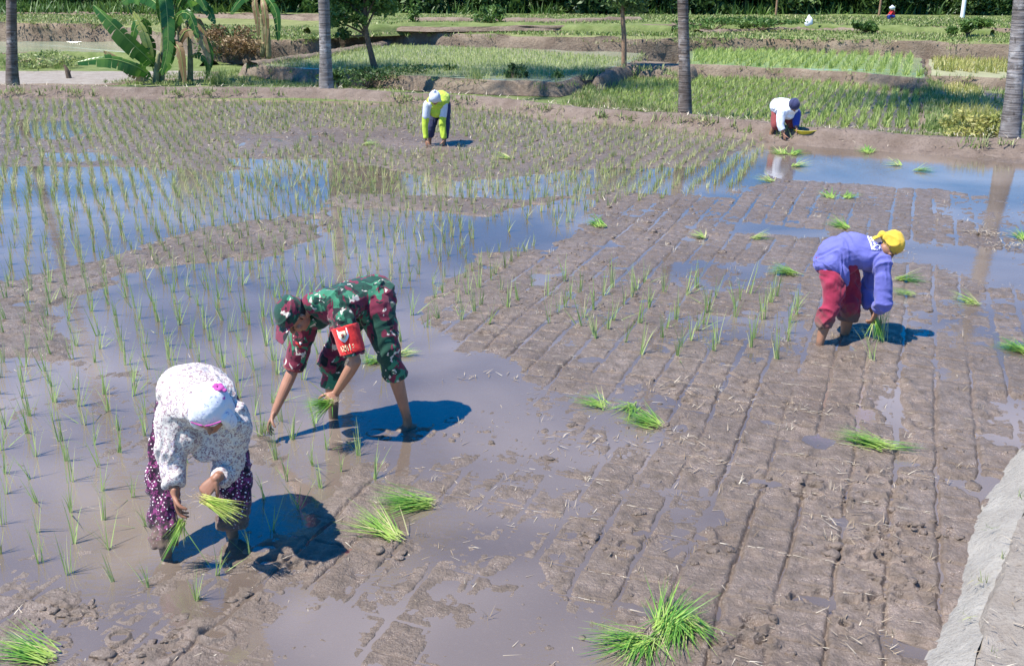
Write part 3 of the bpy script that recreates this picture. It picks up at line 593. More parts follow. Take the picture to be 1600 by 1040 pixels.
# ------------------------------------------------------------------ tubes
def catmull(P_, n):
    P_ = np.array(P_, float); out = []
    for i in range(len(P_)-1):
        p0 = P_[max(i-1, 0)]; p1 = P_[i]; p2 = P_[i+1]; p3 = P_[min(i+2, len(P_)-1)]
        for t in np.arange(n)/n:
            out.append(.5*((2*p1)+(-p0+p2)*t+(2*p0-5*p1+4*p2-p3)*t*t+(-p0+3*p1-3*p2+p3)*t**3))
    out.append(P_[-1]); return np.array(out)
def tube(pts, rw, rd=None, side=(1, 0, 0), seg=14, sub=4, r0=True, r1=True):
    """closed tube through pts, elliptical rings (rw along side, rd across) ; r0/r1 rounded ends"""
    pts = np.array([tuple(p) for p in pts], float); rw = np.broadcast_to(np.array(rw, float), (len(pts),)); rd = rw if rd is None else np.broadcast_to(np.array(rd, float), (len(pts),))
    q = catmull(np.c_[pts, rw, rd], sub) if sub > 1 else np.c_[pts, rw, rd]
    side = np.array(tuple(side), float)
    sides = side[None].repeat(len(q), 0) if side.ndim == 1 else side
    t = np.gradient(q[:, :3], axis=0); t /= np.linalg.norm(t, axis=1)[:, None]+1e-9
    rings = []
    def ring(c, tt, sd_, a, b):
        s_ = sd_-tt*np.dot(sd_, tt); s_ /= np.linalg.norm(s_)+1e-9; n_ = np.cross(tt, s_); th = np.arange(seg)/seg*2*math.pi
        return c+np.cos(th)[:, None]*s_*a+np.sin(th)[:, None]*n_*b
    if r0:
        for k in (85, 60, 30):
            a = R(k); m_ = min(q[0, 3], q[0, 4]); rings.append(ring(q[0, :3]-t[0]*m_*math.sin(a), t[0], sides[0], q[0, 3]*math.cos(a), q[0, 4]*math.cos(a)))
    for i in range(len(q)): rings.append(ring(q[i, :3], t[i], sides[i], q[i, 3], q[i, 4]))
    if r1:
        for k in (30, 60, 85):
            a = R(k); m_ = min(q[-1, 3], q[-1, 4]); rings.append(ring(q[-1, :3]+t[-1]*m_*math.sin(a), t[-1], sides[-1], q[-1, 3]*math.cos(a), q[-1, 4]*math.cos(a)))
    V = np.concatenate(rings); n = len(rings); Fq = []
    for i in range(n-1):
        for j in range(seg): j2 = (j+1) % seg; Fq.append([i*seg+j, i*seg+j2, (i+1)*seg+j2, (i+1)*seg+j])
    caps = [list(range(seg))[::-1], [(n-1)*seg+j for j in range(seg)]]
    return V, Fq+caps
def ell(c, axes, radii, seg=18):
    """ellipsoid ; axes 3 unit vectors"""
    ax = np.array([tuple(a) for a in axes], float); V = []; n = seg//2+1
    for i in range(n+1):
        ph = math.pi*(i+.02)/(n+.04) if 0 < i < n else (0.03 if i == 0 else math.pi-.03)
        for j in range(seg):
            th = 2*math.pi*j/seg
            l = (math.sin(ph)*math.cos(th)*radii[0], math.sin(ph)*math.sin(th)*radii[1], math.cos(ph)*radii[2])
            V.append(np.array(tuple(c))+l[0]*ax[0]+l[1]*ax[1]+l[2]*ax[2])
    Fq = []
    for i in range(n):
        for j in range(seg): j2 = (j+1) % seg; Fq.append([i*seg+j, (i+1)*seg+j, (i+1)*seg+j2, i*seg+j2])
    return np.array(V), Fq+[list(range(seg)), [n*seg+j for j in range(seg)][::-1]]
def joinm(name, parts):
    V = []; Fq = []; o = 0
    for v, f in parts:
        V.append(np.asarray(v)); Fq += [[i+o for i in q] for q in f]; o += len(v)
    V = np.concatenate(V); me = bpy.data.meshes.new(name); me.from_pydata([tuple(v) for v in V], [], Fq); me.update()
    for p in me.polygons: p.use_smooth = True
    bm = bmesh.new(); bm.from_mesh(me); bmesh.ops.recalc_face_normals(bm, faces=bm.faces); bm.to_mesh(me); bm.free()
    return me
def part(name, parts, mat, parent=None): return link(name, joinm(name, parts), mat, parent)

# ------------------------------------------------------------------ coconut palms
def frond(L, droop, mw=.32, nl=36, seg=10):
    """one palm or banana-like frond along +x from the origin : rib and leaflets"""
    pts = [(L*t, 0, .22*L*math.sin(t*2.2)-droop*L*t*t) for t in np.linspace(0, 1, seg)]
    rib = tube(pts, np.linspace(.035, .008, seg), seg=6, sub=1)
    ts = np.repeat(np.linspace(.12, .99, nl), 2); sgn = np.tile([1, -1], nl)
    q = np.array(pts); bx = np.stack([np.interp(ts, np.linspace(0, 1, seg), q[:, i]) for i in range(3)], -1)
    V, Fq, T = blades(bx, sgn*rng.uniform(1.0, 1.35, len(ts)), mw*L*(1-.6*np.abs(ts-.4))*rng.uniform(.8, 1, len(ts)), rng.uniform(.95, 1.15, len(ts)), .045, 3, .6, rng.uniform(0, 1, len(ts)))
    return rib, (V, Fq, T)
def palm(base, top, r0, r1, label, bk='coco'):
    o = empty('coconut_palm', base, 0, label, 'coconut palm', 'coconut palms along the far bund')
    d = top-base; pts = [Vector((d.x*t+.06*math.sin(t*5), d.y*t, d.z*t-.25*(t == 0))) for t in (0, .03, .1, .3, .6, 1)]
    part('trunk', [tube(pts, [r0*1.5, r0*1.2, r0, (r0*.6+r1*.4), r1*1.05, r1], seg=20, sub=6)], M[bk], o)
    RV, LV = [], []; Vs, Fs, Ts, off = [], [], [], 0
    for i in range(22):
        a = i*2.4; rib, (V, Fq, T) = frond(rng.uniform(2.6, 3.4), rng.uniform(.1, .9))
        cz, sz = math.cos(a), math.sin(a); el = rng.uniform(-.2, 1.0); ce, se = math.cos(el), math.sin(el)
        Mx = np.array([[cz*ce, -sz, -cz*se], [sz*ce, cz, -sz*se], [se, 0, ce]]).T
        tp_ = np.array(pts[-1][:]); RV.append((rib[0]@Mx+tp_, rib[1])); Vs.append(V@Mx+tp_); Fs.append(Fq+off); Ts.append(T); off += len(V)
    part('frond_ribs', RV, M['bark'], o)
    link('crown', mesh_np('crown', np.concatenate(Vs), np.concatenate(Fs), True, {'tint': np.concatenate(Ts)}), M['leaf_tree2'], o)
    return o
for (bx, by, tx, ty, r, hh, lab) in [(19, 133, 15, 0, .135, 12.5, 'dark leaning coconut trunk at the far left, left of the banana plants'),
      (510, 141, 503, 0, .15, 12.0, 'pale grey ringed coconut trunk between the banana plants and the small leafy tree'),
      (1071, 178, 1064, 0, .115, 17.5, 'slim ringed coconut trunk in front of the green rice fields in the middle'),
      (1578, 218, 1592, 0, .145, 13.5, 'thick mottled coconut trunk at the far right by the yellow-green shrub')]:
    b = P(bx, by, .2); t = PY(tx, ty, b.y); s_ = (hh-b.z)/(t.z-b.z); t = b+(t-b)*s_
    palm(b, t, r, r*.8, lab, 'cocod' if (bx < 100 or bx == 1071) else 'coco')

# ------------------------------------------------------------------ broadleaf trees
def leafcloud(cl, n, size, tb=None):
    """cl : list of (centre, radii) clumps ; n leaves ; quads facing every way"""
    w_ = np.array([c[1][0]*c[1][1]*c[1][2] for c in cl])**.66; idx = rng.choice(len(cl), n, p=w_/w_.sum())
    cc = np.array([c[0] for c in cl])[idx]; rr = np.array([c[1] for c in cl])[idx]
    d = rng.normal(0, 1, (n, 3)); d /= np.linalg.norm(d, axis=1)[:, None]; p = cc+d*rr*(rng.random((n, 1))**.45)
    a = rng.normal(0, 1, (n, 3)); a /= np.linalg.norm(a, axis=1)[:, None]; b = np.cross(a, rng.normal(0, 1, (n, 3))); b /= np.linalg.norm(b, axis=1)[:, None]
    s = size*rng.uniform(.6, 1.3, (n, 1)); V = np.stack([p-a*s, p-b*s*.42+a*s*.1, p+a*s, p+b*s*.42+a*s*.1], 1).reshape(-1, 3)
    tb_ = rng.random(len(cl))[idx]; return V, np.arange(n*4).reshape(-1, 4), np.repeat(np.clip(tb_*.7+rng.normal(.15, .18, n), 0, 1), 4)
def tree_meshes(hgt, rad, nleaf, size, ncl, trunk_r, low=.25):
    cl = []
    for i in range(ncl):
        a = rng.uniform(0, 6.28); q = rng.random()**.6; z = rng.uniform(low, 1)*hgt; w_ = rad*math.sin(min(1, (z/hgt-low+.12)/(1-low+.12))*math.pi*.85+.25)
        cl.append(((math.cos(a)*q*w_*.75, math.sin(a)*q*w_*.75, z-.1*hgt), (rad*rng.uniform(.22, .42),)*2+(rad*rng.uniform(.18, .32),)))
    br = [tube([(0, 0, -.1), (.03*hgt, .0, hgt*.3), (-.01*hgt, .02*hgt, hgt*.75)], [trunk_r*1.2, trunk_r*.8, trunk_r*.3], seg=8)]
    for c in cl[:12]:
        z0 = hgt*rng.uniform(.2, .5); br.append(tube([(0.02*hgt, 0, z0), (c[0][0]*.5, c[0][1]*.5, (z0+c[0][2])/2+.05), c[0]], [trunk_r*.45, trunk_r*.3, trunk_r*.1], seg=6, sub=2))
    return leafcloud(cl, nleaf, size), joinm('trunk', br)
protoT = []
for i in range(6):
    (V, Fq, T), tm = tree_meshes(6.0, 2.5+.25*i, 9000, .13+.015*(i % 3), 34, .17, [.02, .2, .08, .3, .0, .15][i])
    cm = mesh_np('crown', V, Fq, False, {'tint': T}); cm.materials.append(M['leaf_tree' if i % 3 else 'leaf_tree2']); tm.materials.append(M['bark']); protoT.append((cm, tm))
def far_label(px):
    if px < 130: return 'dark leafy tree of the far treeline, left of the banana plants'
    if px < 500: return 'dark leafy tree of the far treeline, between banana plants and pale coconut trunk'
    if px < 960: return 'dark leafy tree of the far treeline, between small leafy tree and thin pole'
    if px < 1220: return 'dark leafy tree of the far treeline, behind the slim coconut trunk'
    if px < 1480: return 'dark leafy tree of the far treeline, left of the white post'
    return 'dark leafy tree of the far treeline, right of the white post'
px = -420
while px < 2050:
    z = 1.05; yb = 21-(px < 300)*3+(px-1000)*.004; Y0 = P(800, min(yb, 24), z).y
    for layer in range(2):
        b = PY(px+rng.normal(0, 8)+layer*20, 100, Y0+layer*4+rng.uniform(-1.2, 1.5)); s = rng.uniform(.72, 1.02)
        lab = far_label(px) if layer == 0 else far_label(px).replace('dark leafy tree of', 'rear tree of')
        o = empty('treeline_tree', (b.x, b.y, z), rng.uniform(0, 6.28), lab, 'tree', 'trees of the far treeline'); o.scale = (s*1.0, s*1.0, s)
        cm, tm = protoT[rng.integers(6)]; link('crown', cm, None, o); link('trunk', tm, None, o)
    px += rng.uniform(42, 62)
# low undergrowth below the treeline
x, y = scatter(800, [(-300, 19), (2000, 26), (2000, 20), (-300, 15)], 1.05); pr = tufts(x, y, 1.0, 16, .8, .09, .5, 0, .8, .5, 3, .8)
tag(blade_obj('undergrowth', [pr], M['leaf_tree2']), 'tangled undergrowth at the foot of the far treeline', 'undergrowth', kind='stuff')
x = rng.uniform(-75, 75, 26000); y = rng.uniform(66, 69, 26000)+.004*x*x*0; z = 1+5*rng.random(26000)**1.3
# the small leafy tree on the pond bank
base = P(590, 117, .25); base.z = .2
o = empty('small_tree', base, 0, 'small leafy tree with thin bent trunk, just right of the pale coconut trunk', 'tree')
def rel(px_, py_, Y_): return PY(px_, py_, Y_)-base
Yb = base.y
tr = [tube([(0, 0, -.1), rel(580, 85, Yb), rel(572, 50, Yb), rel(570, 20, Yb), rel(568, -40, Yb)], [.12, .085, .075, .06, .03], seg=10)]
cl = []
for (a, b, c_, r_) in [(555, 5, .3, .55), (530, 25, -.3, .45), (575, -10, 0, .6), (600, 12, .2, .42), (545, -25, .1, .7), (520, 0, .2, .45), (590, -30, -.2, .6), (560, 32, -.4, .3), (535, 52, .2, .28), (600, -5, -.3, .4), (515, 35, 0, .28), (570, -70, 0, .8), (525, -55, .3, .6), (610, -60, 0, .5)]:
    q = rel(a, b, Yb+c_); cl.append((tuple(q), (r_, r_, r_*.7))); tr.append(tube([rel(572, min(55, b+35), Yb), (q+rel(571, b+10, Yb))/2, q], [.035, .025, .01], seg=6, sub=2))
part('trunk', tr, M['bark'], o); V, Fq, T = leafcloud(cl, 5200, .085); link('crown', mesh_np('crown', V, Fq, False, {'tint': T}), M['leaf_tree2'], o)
# thin dead pole-like tree
base = P(975, 98, .5); o = empty('thin_tree', base, 0, 'thin straight reddish pole-like tree on the bank corner, left of the slim coconut trunk', 'tree')
part('trunk', [tube([(0, 0, -.1), rel(975, 60, base.y), rel(972, 10, base.y), rel(970, -90, base.y)], [.085, .075, .065, .05], seg=9)], M['wood'], o)
cl = [(tuple(rel(a, b, base.y+c_)), (.5, .5, .35)) for a, b, c_ in [(968, 2, 0), (950, -15, .3), (985, -10, -.3), (1000, -30, 0), (955, -50, 0), (980, -70, 0), (992, 8, .2)]]
V, Fq, T = leafcloud(cl, 1500, .09); link('crown', mesh_np('crown', V, Fq, False, {'tint': T}), M['leaf_tree'], o)

# ------------------------------------------------------------------ banana plants
def banana_leaf(name, rib_pts, wmax, mat, parent, tear=.12, fold=.35, face=None):
    q = catmull([tuple(p) for p in rib_pts], 9); n = len(q); t = np.gradient(q, axis=0); t /= np.linalg.norm(t, axis=1)[:, None]
    fc = np.array(face if face is not None else (0, -1, .3), float)
    Vs, Fs, Ts, off = [], [], [], 0
    s = np.cross(t, fc); s /= np.linalg.norm(s, axis=1)[:, None]+1e-9; nn = np.cross(s, t)
    L = np.linspace(0, 1, n); w_ = wmax*np.clip(np.sin(np.clip((L-.1)/.9, 0, 1)**.75*math.pi)**.6, 0, 1)
    for sg in (1, -1):
        i = 2; 
        while i < n-2:
            k = int(rng.integers(2, 5)); j = min(i+k, n-1); dr = rng.uniform(-.5, .7)*tear*4; gg = rng.choice([.0, .0, .008, .02])
            for a in range(i, j):
                g1 = gg if a == i else 0; g2 = gg if a == j-1 else 0; row = []
                for b, g in ((a, g1), (a+1, -g2)):
                    for f in (0, .5, 1):
                        row.append(q[b]+t[b]*(g*f+.10*f*w_[b])+s[b]*sg*w_[b]*f*.5*(1-fold*.3)-nn[b]*(0)+np.array([0, 0, -1])*(fold+dr)*f*f*w_[b]*.45+nn[b]*.08*f*(1-f)*w_[b])
                Vs += row; Fs += [[off, off+1, off+4, off+3], [off+1, off+2, off+5, off+4]]; Ts += [np.clip(.5+dr+rng.normal(0, .08), 0, 1)]*6; off += 6
            i = j
    o = link(name, mesh_np(name, np.array(Vs), np.array(Fs), True, {'tint': Ts}), mat, parent)
    rb = part('midrib', [tube(q[::3], np.linspace(.022, .006, len(q[::3])), seg=6, sub=1)], M['leafrib'], o)
    return o
M['leafrib'] = plain('leaf rib', (.22, .30, .09), .5, .2, 8); M['pseudo'] = plain('banana stem', (.20, .19, .09), .6, .45, 6, .3, .5)
def banana(base, stem_px, leaves, label, dry=()):
    global rel
    o = empty('banana_plant', base, 0, label, 'banana plant'); Yb = base.y
    r_ = lambda a, b, dy=0: PY(a, b, Yb+dy)-base
    for st in stem_px: part('stem', [tube([r_(*p) for p in st], np.linspace(.10, .05, len(st)), seg=10)], M['pseudo'], o)
    for pts, w_, k in leaves: banana_leaf('leaf', [r_(*p) for p in pts], w_, M[k], o)
    return o
b1 = P(250, 128, .08)
banana(b1, [[(252, 130), (254, 90), (256, 40), (256, -20)], [(243, 128, -.2), (246, 100, -.2), (248, 85, -.2)]],
  [([(246, 108), (232, 92, -.3), (200, 62, -.6), (170, 32, -.7), (146, 8, -.6)], .52, 'leaf_banana'),
   ([(240, 112), (232, 75, -.2), (222, 45, -.3), (208, 18, -.3)], .30, 'leaf_bananay'),
   ([(240, 124, -.2), (215, 105, -.7), (170, 92, -1.0), (118, 98, -1.1)], .42, 'leaf_banana'),
   ([(238, 126, -.2), (212, 115, -.6), (190, 98, -.8), (160, 78, -.8)], .30, 'leaf_dry'),
   ([(254, 60), (250, 10, -.3), (256, -12, -.6), (262, 30, -.9), (262, 78, -1.0), (252, 118, -1.0)], .44, 'leaf_banana'),
   ([(256, 20), (240, 2, .2), (215, -8, .3), (190, 4, .4)], .42, 'leaf_banana'), ([(256, 10), (270, -22, .3), (300, -10, .5), (335, 22, .6)], .44, 'leaf_banana'),
   ([(256, 0), (250, -40, .1), (238, -70, .3), (220, -80, .4)], .5, 'leaf_banana'), ([(256, 0), (268, -45, -.2), (290, -75, -.3), (320, -70, -.4)], .5, 'leaf_banana'),
   ([(244, 118, -.2), (262, 95, -.5), (268, 70, -.8), (266, 52, -.9)], .34, 'leaf_banana')]
   + [([(250+dx0, 40+dy0, .2), (250+dx0*1.6, 5+dy0, 0), (250+dx0*2.6, 0+dy0*1.2, -.2), (250+dx0*3.3, 30+dy0*1.6, -.3)], .34, kk_) for dx0, dy0, kk_ in [(18, 20, 'leaf_banana'), (-14, 30, 'leaf_banana'), (24, 45, 'leaf_dry'), (-9, 62, 'leaf_banana'), (12, 66, 'leaf_dry'), (22, -8, 'leaf_banana')]],
  'large banana plant with torn green leaves and one yellow leaf behind the bund')
b2 = P(290, 126, .08)
banana(b2, [[(284, 128), (283, 90), (280, 40), (280, 0)], [(297, 128, .2), (297, 80, .2), (292, 35, .2)]],
  [([(280, 20), (295, 0, -.2), (322, 12, -.4), (336, 38, -.5)], .36, 'leaf_banana'), ([(282, 15), (268, 10, -.2), (262, 30, -.3), (266, 62, -.4)], .2, 'leaf_dry'),
   ([(292, 40, .2), (305, 28), (318, 50, -.1), (320, 82, -.2)], .22, 'leaf_dry'), ([(280, 0), (290, -30), (305, -45), (330, -40)], .45, 'leaf_banana'),
   ([(296, 45, .2), (310, 50, .2), (328, 75, .1), (330, 108, .1)], .22, 'leaf_banana'), ([(284, 25), (276, 32, -.1), (272, 60, -.2)], .18, 'leaf_dry'), ([(296, 90, .2), (310, 85), (325, 100), (322, 124)], .24, 'leaf_banana'),
   ([(280, 5), (262, -25, .3), (246, -30, .4)], .4, 'leaf_banana')],
  'thin-stemmed banana plant with brown hanging leaves, just right of the large banana plant')
b3 = P(420, 88, .35)
banana(b3, [[(420, 88), (418, 50), (412, 10), (408, -15)], [(410, 86), (412, 55), (408, 25)]],
  [([(410, -5), (420, 0, -.2), (432, 22, -.3), (435, 66, -.4)], .34, 'leaf_banana'), ([(408, -8), (412, 8, -.4), (416, 40, -.5), (414, 76, -.5)], .26, 'leaf_dry'), ([(408, -8), (390, -12), (372, 5), (360, 22)], .32, 'leaf_banana'),
   ([(408, -8), (398, 0, -.3), (402, 30, -.4), (404, 60, -.4)], .24, 'leaf_dry'), ([(408, -10), (425, -25), (445, -18), (455, 0)], .35, 'leaf_banana')],
  'drooping half-dry banana plant above the brown scrub, left of the pale coconut trunk')

# ------------------------------------------------------------------ bushes
def bush(px_, py_, z, w_, h_, label, mat='leaf_tree2', n=900, size=.05, name='bush', stems=True):
    b = P(px_, py_, z); o = empty(name, b, 0, label, name.replace('_', ' '))
    cl = [((rng.normal(0, w_*.32), rng.normal(0, w_*.25), h_*rng.uniform(.2, .8)), (w_*rng.uniform(.16, .3),)*2+(h_*rng.uniform(.15, .28),)) for i in range(12)]
    V, Fq, T = leafcloud(cl, n, size); link('foliage', mesh_np('foliage', V, Fq, False, {'tint': T}), M[mat], o)
    part('stems', [tube([(0, 0, -.05), (c[0][0]*.5, c[0][1]*.5, c[0][2]*.6), c[0]], [.02, .014, .006], seg=5, sub=1) for c in cl[:8]], M['bark'], o)
bush(375, 92, .25, 1.9, 1.15, 'brown tangled scrub beside the drooping banana plant', 'leaf_dry', 2600, .06)
bush(345, 88, .25, 1.2, 1.1, 'dark green scrub bush between the banana plants and the brown scrub', 'leaf_tree', 1500, .06)
bush(575, 134, .12, 2.4, .55, 'dark low bush in the shade at the foot of the small leafy tree', 'leaf_tree', 1800, .05)
bush(528, 136, .12, .5, .5, 'small dark green bush right against the pale coconut trunk', 'leaf_tree', 500, .05)
bush(1534, 216, .05, 1.0, .62, 'yellow-green leafy shrub at the foot of the thick right coconut trunk', 'leaf_yel', 1600, .05)
bush(1510, 54, .95, 1.1, .6, 'round dark green bush in the upper field at the right', 'leaf_tree2', 1600, .09)
bush(1352, 50, .95, .7, .45, 'small green bush on the ridge of the upper field, right of the white bag', 'leaf_tree2', 900, .09)
bush(802, 128, .3, .45, .55, 'small dark weed bush on the pond edge behind the tall pale grass tuft', 'leaf_tree', 420, .05)
bush(866, 134, .2, .35, .5, 'small upright green weed beside the pond corner', 'leaf_tree2', 300, .05)
bush(765, 40, 1.0, 1.0, .9, 'little green bush far off in the upper field, above the pond', 'leaf_tree2', 700, .09)
bush(648, 38, 1.05, .45, 1.0, 'narrow upright sapling far off in the green plot', 'leaf_tree2', 300, .09)
bush(1115, 46, .95, 2.2, .5, 'low spread of weeds on the ridge right of the slim coconut trunk', 'leaf_tree2', 900, .09)
bush(1190, 46, .95, 2.0, .45, 'low spread of weeds on the ridge, farther right toward the white bag', 'leaf_tree2', 900, .09)
bush(60, 104, .1, 2.2, .45, 'rough greenish weeds beside the dark left coconut trunk', 'leaf_grass', 1500, .06)
bush(700, 116, .3, .4, .3, 'tiny weed on the brown pond bank', 'leaf_tree', 200, .05)
# broken tree stump right of the left trunk
b = P(108, 122, .1); o = empty('tree_stump', b, 0, 'short broken dark stump on the soil path by the banana leaves', 'stump')
part('wood', [tube([(0, 0, -.05), (-.03, 0, .2), (-.09, 0, .36)], [.09, .07, .03], seg=8), tube([(0, 0, .1), (.06, 0, .22)], [.05, .02], seg=6)], M['bark'], o)

# ------------------------------------------------------------------ far small things
M['white'] = plain('white paint', (.78, .79, .80), .6, .06, 6); M['whitecloth'] = plain('white sack', (.80, .81, .83), .7, .05, 8)
b = P(1263, 40, 1.05); o = part('white_sack', [tube([(0, 0, 0), (0, 0, .10), (.02, 0, .22), (0, 0, .32), (0, 0, .38)], [.14, .17, .14, .07, .04], [.11, .13, .11, .06, .03], seg=14)], M['whitecloth']); o.location = b
tag(o, 'small white upright sack standing in the far field below the treeline', 'sack')
b = P(1503, 30, 1.05); o = part('white_post', [tube([(0, 0, -.1), (0, 0, 1.4), (.02, 0, 3.4)], [.10, .09, .08], seg=10)], M['white']); o.location = b
tag(o, 'pale white post in front of the treeline at the right', 'post')
for (a, b_, lab) in [(1373, 27, 'thin grey pole before the treeline, left of the far red figure'), (1212, 25, 'thin grey pole before the treeline, behind the white sack'), (175, 15, 'thin grey pole before the treeline, above the large banana leaf')]:
    b = P(a, b_, 1.05); o = part('pole', [tube([(0, 0, -.1), (.02, 0, 1.4), (-.03, 0, 3.6)], [.06, .05, .04], seg=8)], M['wood']); o.location = b; tag(o, lab, 'pole')
# ------------------------------------------------------------------ people
def remesh(name, parts, vox, mat, parent, base, smooth=3, wr=None, keep_big=True):
    """joins closed shapes into one continuous surface"""
    me = joinm(name+'_src', parts); o = bpy.data.objects.new(name+'_src', me); C.objects.link(o)
    md = o.modifiers.new('r', 'REMESH'); md.mode = 'VOXEL'; md.voxel_size = vox; md.use_smooth_shade = True
    if smooth:
        sm = o.modifiers.new('s', 'SMOOTH'); sm.factor = .5; sm.iterations = smooth
    dg = bpy.context.evaluated_depsgraph_get(); dg.update(); r = bpy.data.meshes.new_from_object(o.evaluated_get(dg)); r.name = name
    bpy.data.objects.remove(o)
    n = len(r.vertices); co = np.empty(n*3, np.float32); r.vertices.foreach_get('co', co); co = co.reshape(-1, 3)
    if wr:
        no = np.empty(n*3, np.float32); r.vertices.foreach_get('normal', no); no = no.reshape(-1, 3)
        for (amp, f, dirv, sd_) in wr:
            dv_ = np.array(dirv, float); dv_ /= np.linalg.norm(dv_); s_ = co@dv_; a_ = np.cross(dv_, (.3, .5, .81)); a_ /= np.linalg.norm(a_); t_ = co@a_; u_ = co@np.cross(dv_, a_)
            ww = fbm(t_*4+sd_, u_*4, 2, sd_)*1.4; fold = 1-np.abs(fbm(s_*f+ww*2.2, (t_+u_)*f*.22+sd_, 2, sd_+3))*2.6
            co = co+no*(amp*fold)[:, None]
    co = co-np.array(base)[None]; r.vertices.foreach_set('co', co.astype(np.float32).ravel())
    r.polygons.foreach_set('use_smooth', np.ones(len(r.polygons), bool)); r.update()
    return link(name, r, mat, parent)
def V3(a): return np.array(tuple(a), float)
def unit(a): a = V3(a); return a/(np.linalg.norm(a)+1e-9)
def rot(v, ax, a): return np.array(Matrix.Rotation(a, 3, Vector(tuple(ax))) @ Vector(tuple(v)))
def hand(wrist, fdir, palm_n, thumb_side, curl=(.35, .45, .4), tcurl=.4, sc=1.0, spread=.06):
    """palm plus four fingers and a thumb ; fdir towards fingertips ; palm_n out of the palm ; thumb_side towards the thumb"""
    w_ = V3(wrist); f = unit(fdir); pn = unit(V3(palm_n)-f*np.dot(V3(palm_n), f)); s_ = np.cross(pn, f); s_ = s_ if np.dot(s_, V3(thumb_side)) > 0 else -s_
    out = [tube([w_-f*.02, w_+f*.02*sc, w_+f*.06*sc, w_+f*.092*sc], [.025*sc, .033*sc, .041*sc, .038*sc], [.019*sc, .016*sc, .0145*sc, .012*sc], side=s_, seg=12)]
    bend = 1 if True else -1
    for k, (o_, L, r) in enumerate([(.031, .072, .0090), (.0105, .080, .0092), (-.0105, .074, .0088), (-.031, .058, .0078)]):
        p = w_+f*(.085-.004*abs(k-1))*sc+s_*o_*sc; d = unit(f+s_*(o_*spread*30)); pts = [p-f*.02*sc, p]
        axis = np.cross(d, pn)
        for j, (fr, c) in enumerate(zip((.45, .30, .25), curl)):
            d = rot(d, axis, c*(1+.12*(k-1.5))); p = p+d*L*fr*sc; pts.append(p)
        out.append(tube(pts, [r*sc*1.0, r*sc, r*.95*sc, r*.85*sc, r*.7*sc], seg=9, sub=3))
    p = w_+f*.022*sc+s_*.026*sc; d = unit(f*.62+s_*.62+pn*.35); pts = [p-d*.012*sc, p, p+d*.036*sc]
    d2 = unit(d*(1-tcurl*.4)+pn*tcurl*.6+f*.3); p2 = pts[-1]+d2*.030*sc; d3 = unit(d2+pn*tcurl*.5-s_*tcurl*.4); pts += [p2, p2+d3*.024*sc]
    out.append(tube(pts, [.0135*sc, .0135*sc, .0115*sc, .0105*sc, .008*sc], seg=9, sub=3)); return out
def headshape(c, fwd, up, sc=1.0):
    """skull, jaw, nose, lips, brows, ears in a local frame"""
    f = unit(fwd); u = unit(V3(up)-f*np.dot(V3(up), f)); r = np.cross(f, u); c = V3(c)
    A = (r, f, u); g = lambda x, y, z: c+(r*x+f*y+u*z)*sc
    out = [ell(g(0, -.012, .030), A, (.076*sc, .094*sc, .088*sc), 22), ell(g(0, .020, -.035), A, (.060*sc, .068*sc, .074*sc), 20), ell(g(0, .052, -.088), A, (.027*sc, .024*sc, .020*sc), 12)]
    out += [tube([g(0, .082, .012), g(0, .098, -.008), g(0, .107, -.028), g(0, .088, -.036)], [.008*sc, .010*sc, .013*sc, .011*sc], seg=10, side=r), ell(g(.011, .090, -.032), A, (.009*sc, .010*sc, .007*sc), 8), ell(g(-.011, .090, -.032), A, (.009*sc, .010*sc, .007*sc), 8)]
    out += [tube([g(-.024, .074, -.058), g(0, .086, -.056), g(.024, .074, -.058)], [.004*sc, .008*sc, .004*sc], seg=8, side=u), tube([g(-.020, .074, -.069), g(0, .085, -.069), g(.020, .074, -.069)], [.004*sc, .008*sc, .004*sc], seg=8, side=u)]
    for s_ in (-1, 1):
        out.append(tube([g(.052*s_, .062, .020), g(.032*s_, .078, .026), g(.012*s_, .080, .020)], [.006*sc, .008*sc, .006*sc], seg=8, side=u))
        out.append(ell(g(.044*s_, .056, -.026), A, (.022*sc, .020*sc, .020*sc), 10))
        out.append(tube([g(.074*s_, -.012, .022), g(.085*s_, -.022, .012), g(.083*s_, -.020, -.010), g(.073*s_, -.010, -.028)], [.010*sc, .015*sc, .013*sc, .007*sc], [.005*sc, .006*sc, .006*sc, .005*sc], side=f, seg=9))
    return out, g, A
def skinmat(name, c, dirt=None):
    m = MT(name); n = m.noise(9, 4); cc = m.ramp(n, [(.3, tuple(v*.82 for v in c)), (.7, tuple(v*1.12 for v in c))])
    if dirt:
        z = m.n('ShaderNodeSeparateXYZ'); m.l(m.tc.outputs['Object'], z.inputs[0]); zz = m.math('ADD', z.outputs['Z'], m.math('MULTIPLY', m.noise(20, 4), .16)); k = m.ramp(zz, [(dirt, 1), (dirt+.08, 0)]); cc = m.mix(k, cc, (.13, .09, .065))
    m.col(cc); m.rough(.5, .4); m.b.inputs['Subsurface Weight'].default_value = .08; m.b.inputs['Subsurface Radius'].default_value = (.01, .004, .002); m.bump(m.noise(120, 3), .12, .002); return m.m
def clothmat(name, colf, rough=.85, mud=0):
    m = MT(name); colf(m); m.rough(rough, .2); m.b.inputs['Sheen Weight'].default_value = .15
    if mud:
        z = m.n('ShaderNodeSeparateXYZ'); m.l(m.tc.outputs['Object'], z.inputs[0]); zz = m.math('ADD', z.outputs['Z'], m.math('MULTIPLY', m.noise(14, 5, .7), .34)); lk = m.b.inputs['Base Color'].links[0].from_socket
        m.col(m.mix(m.ramp(zz, [(mud, .9), (mud+.12, 0)]), lk, (.12, .085, .062)))
    m.bump(m.noise(13, 4, .55, None, .8), .35, .02); return m.m
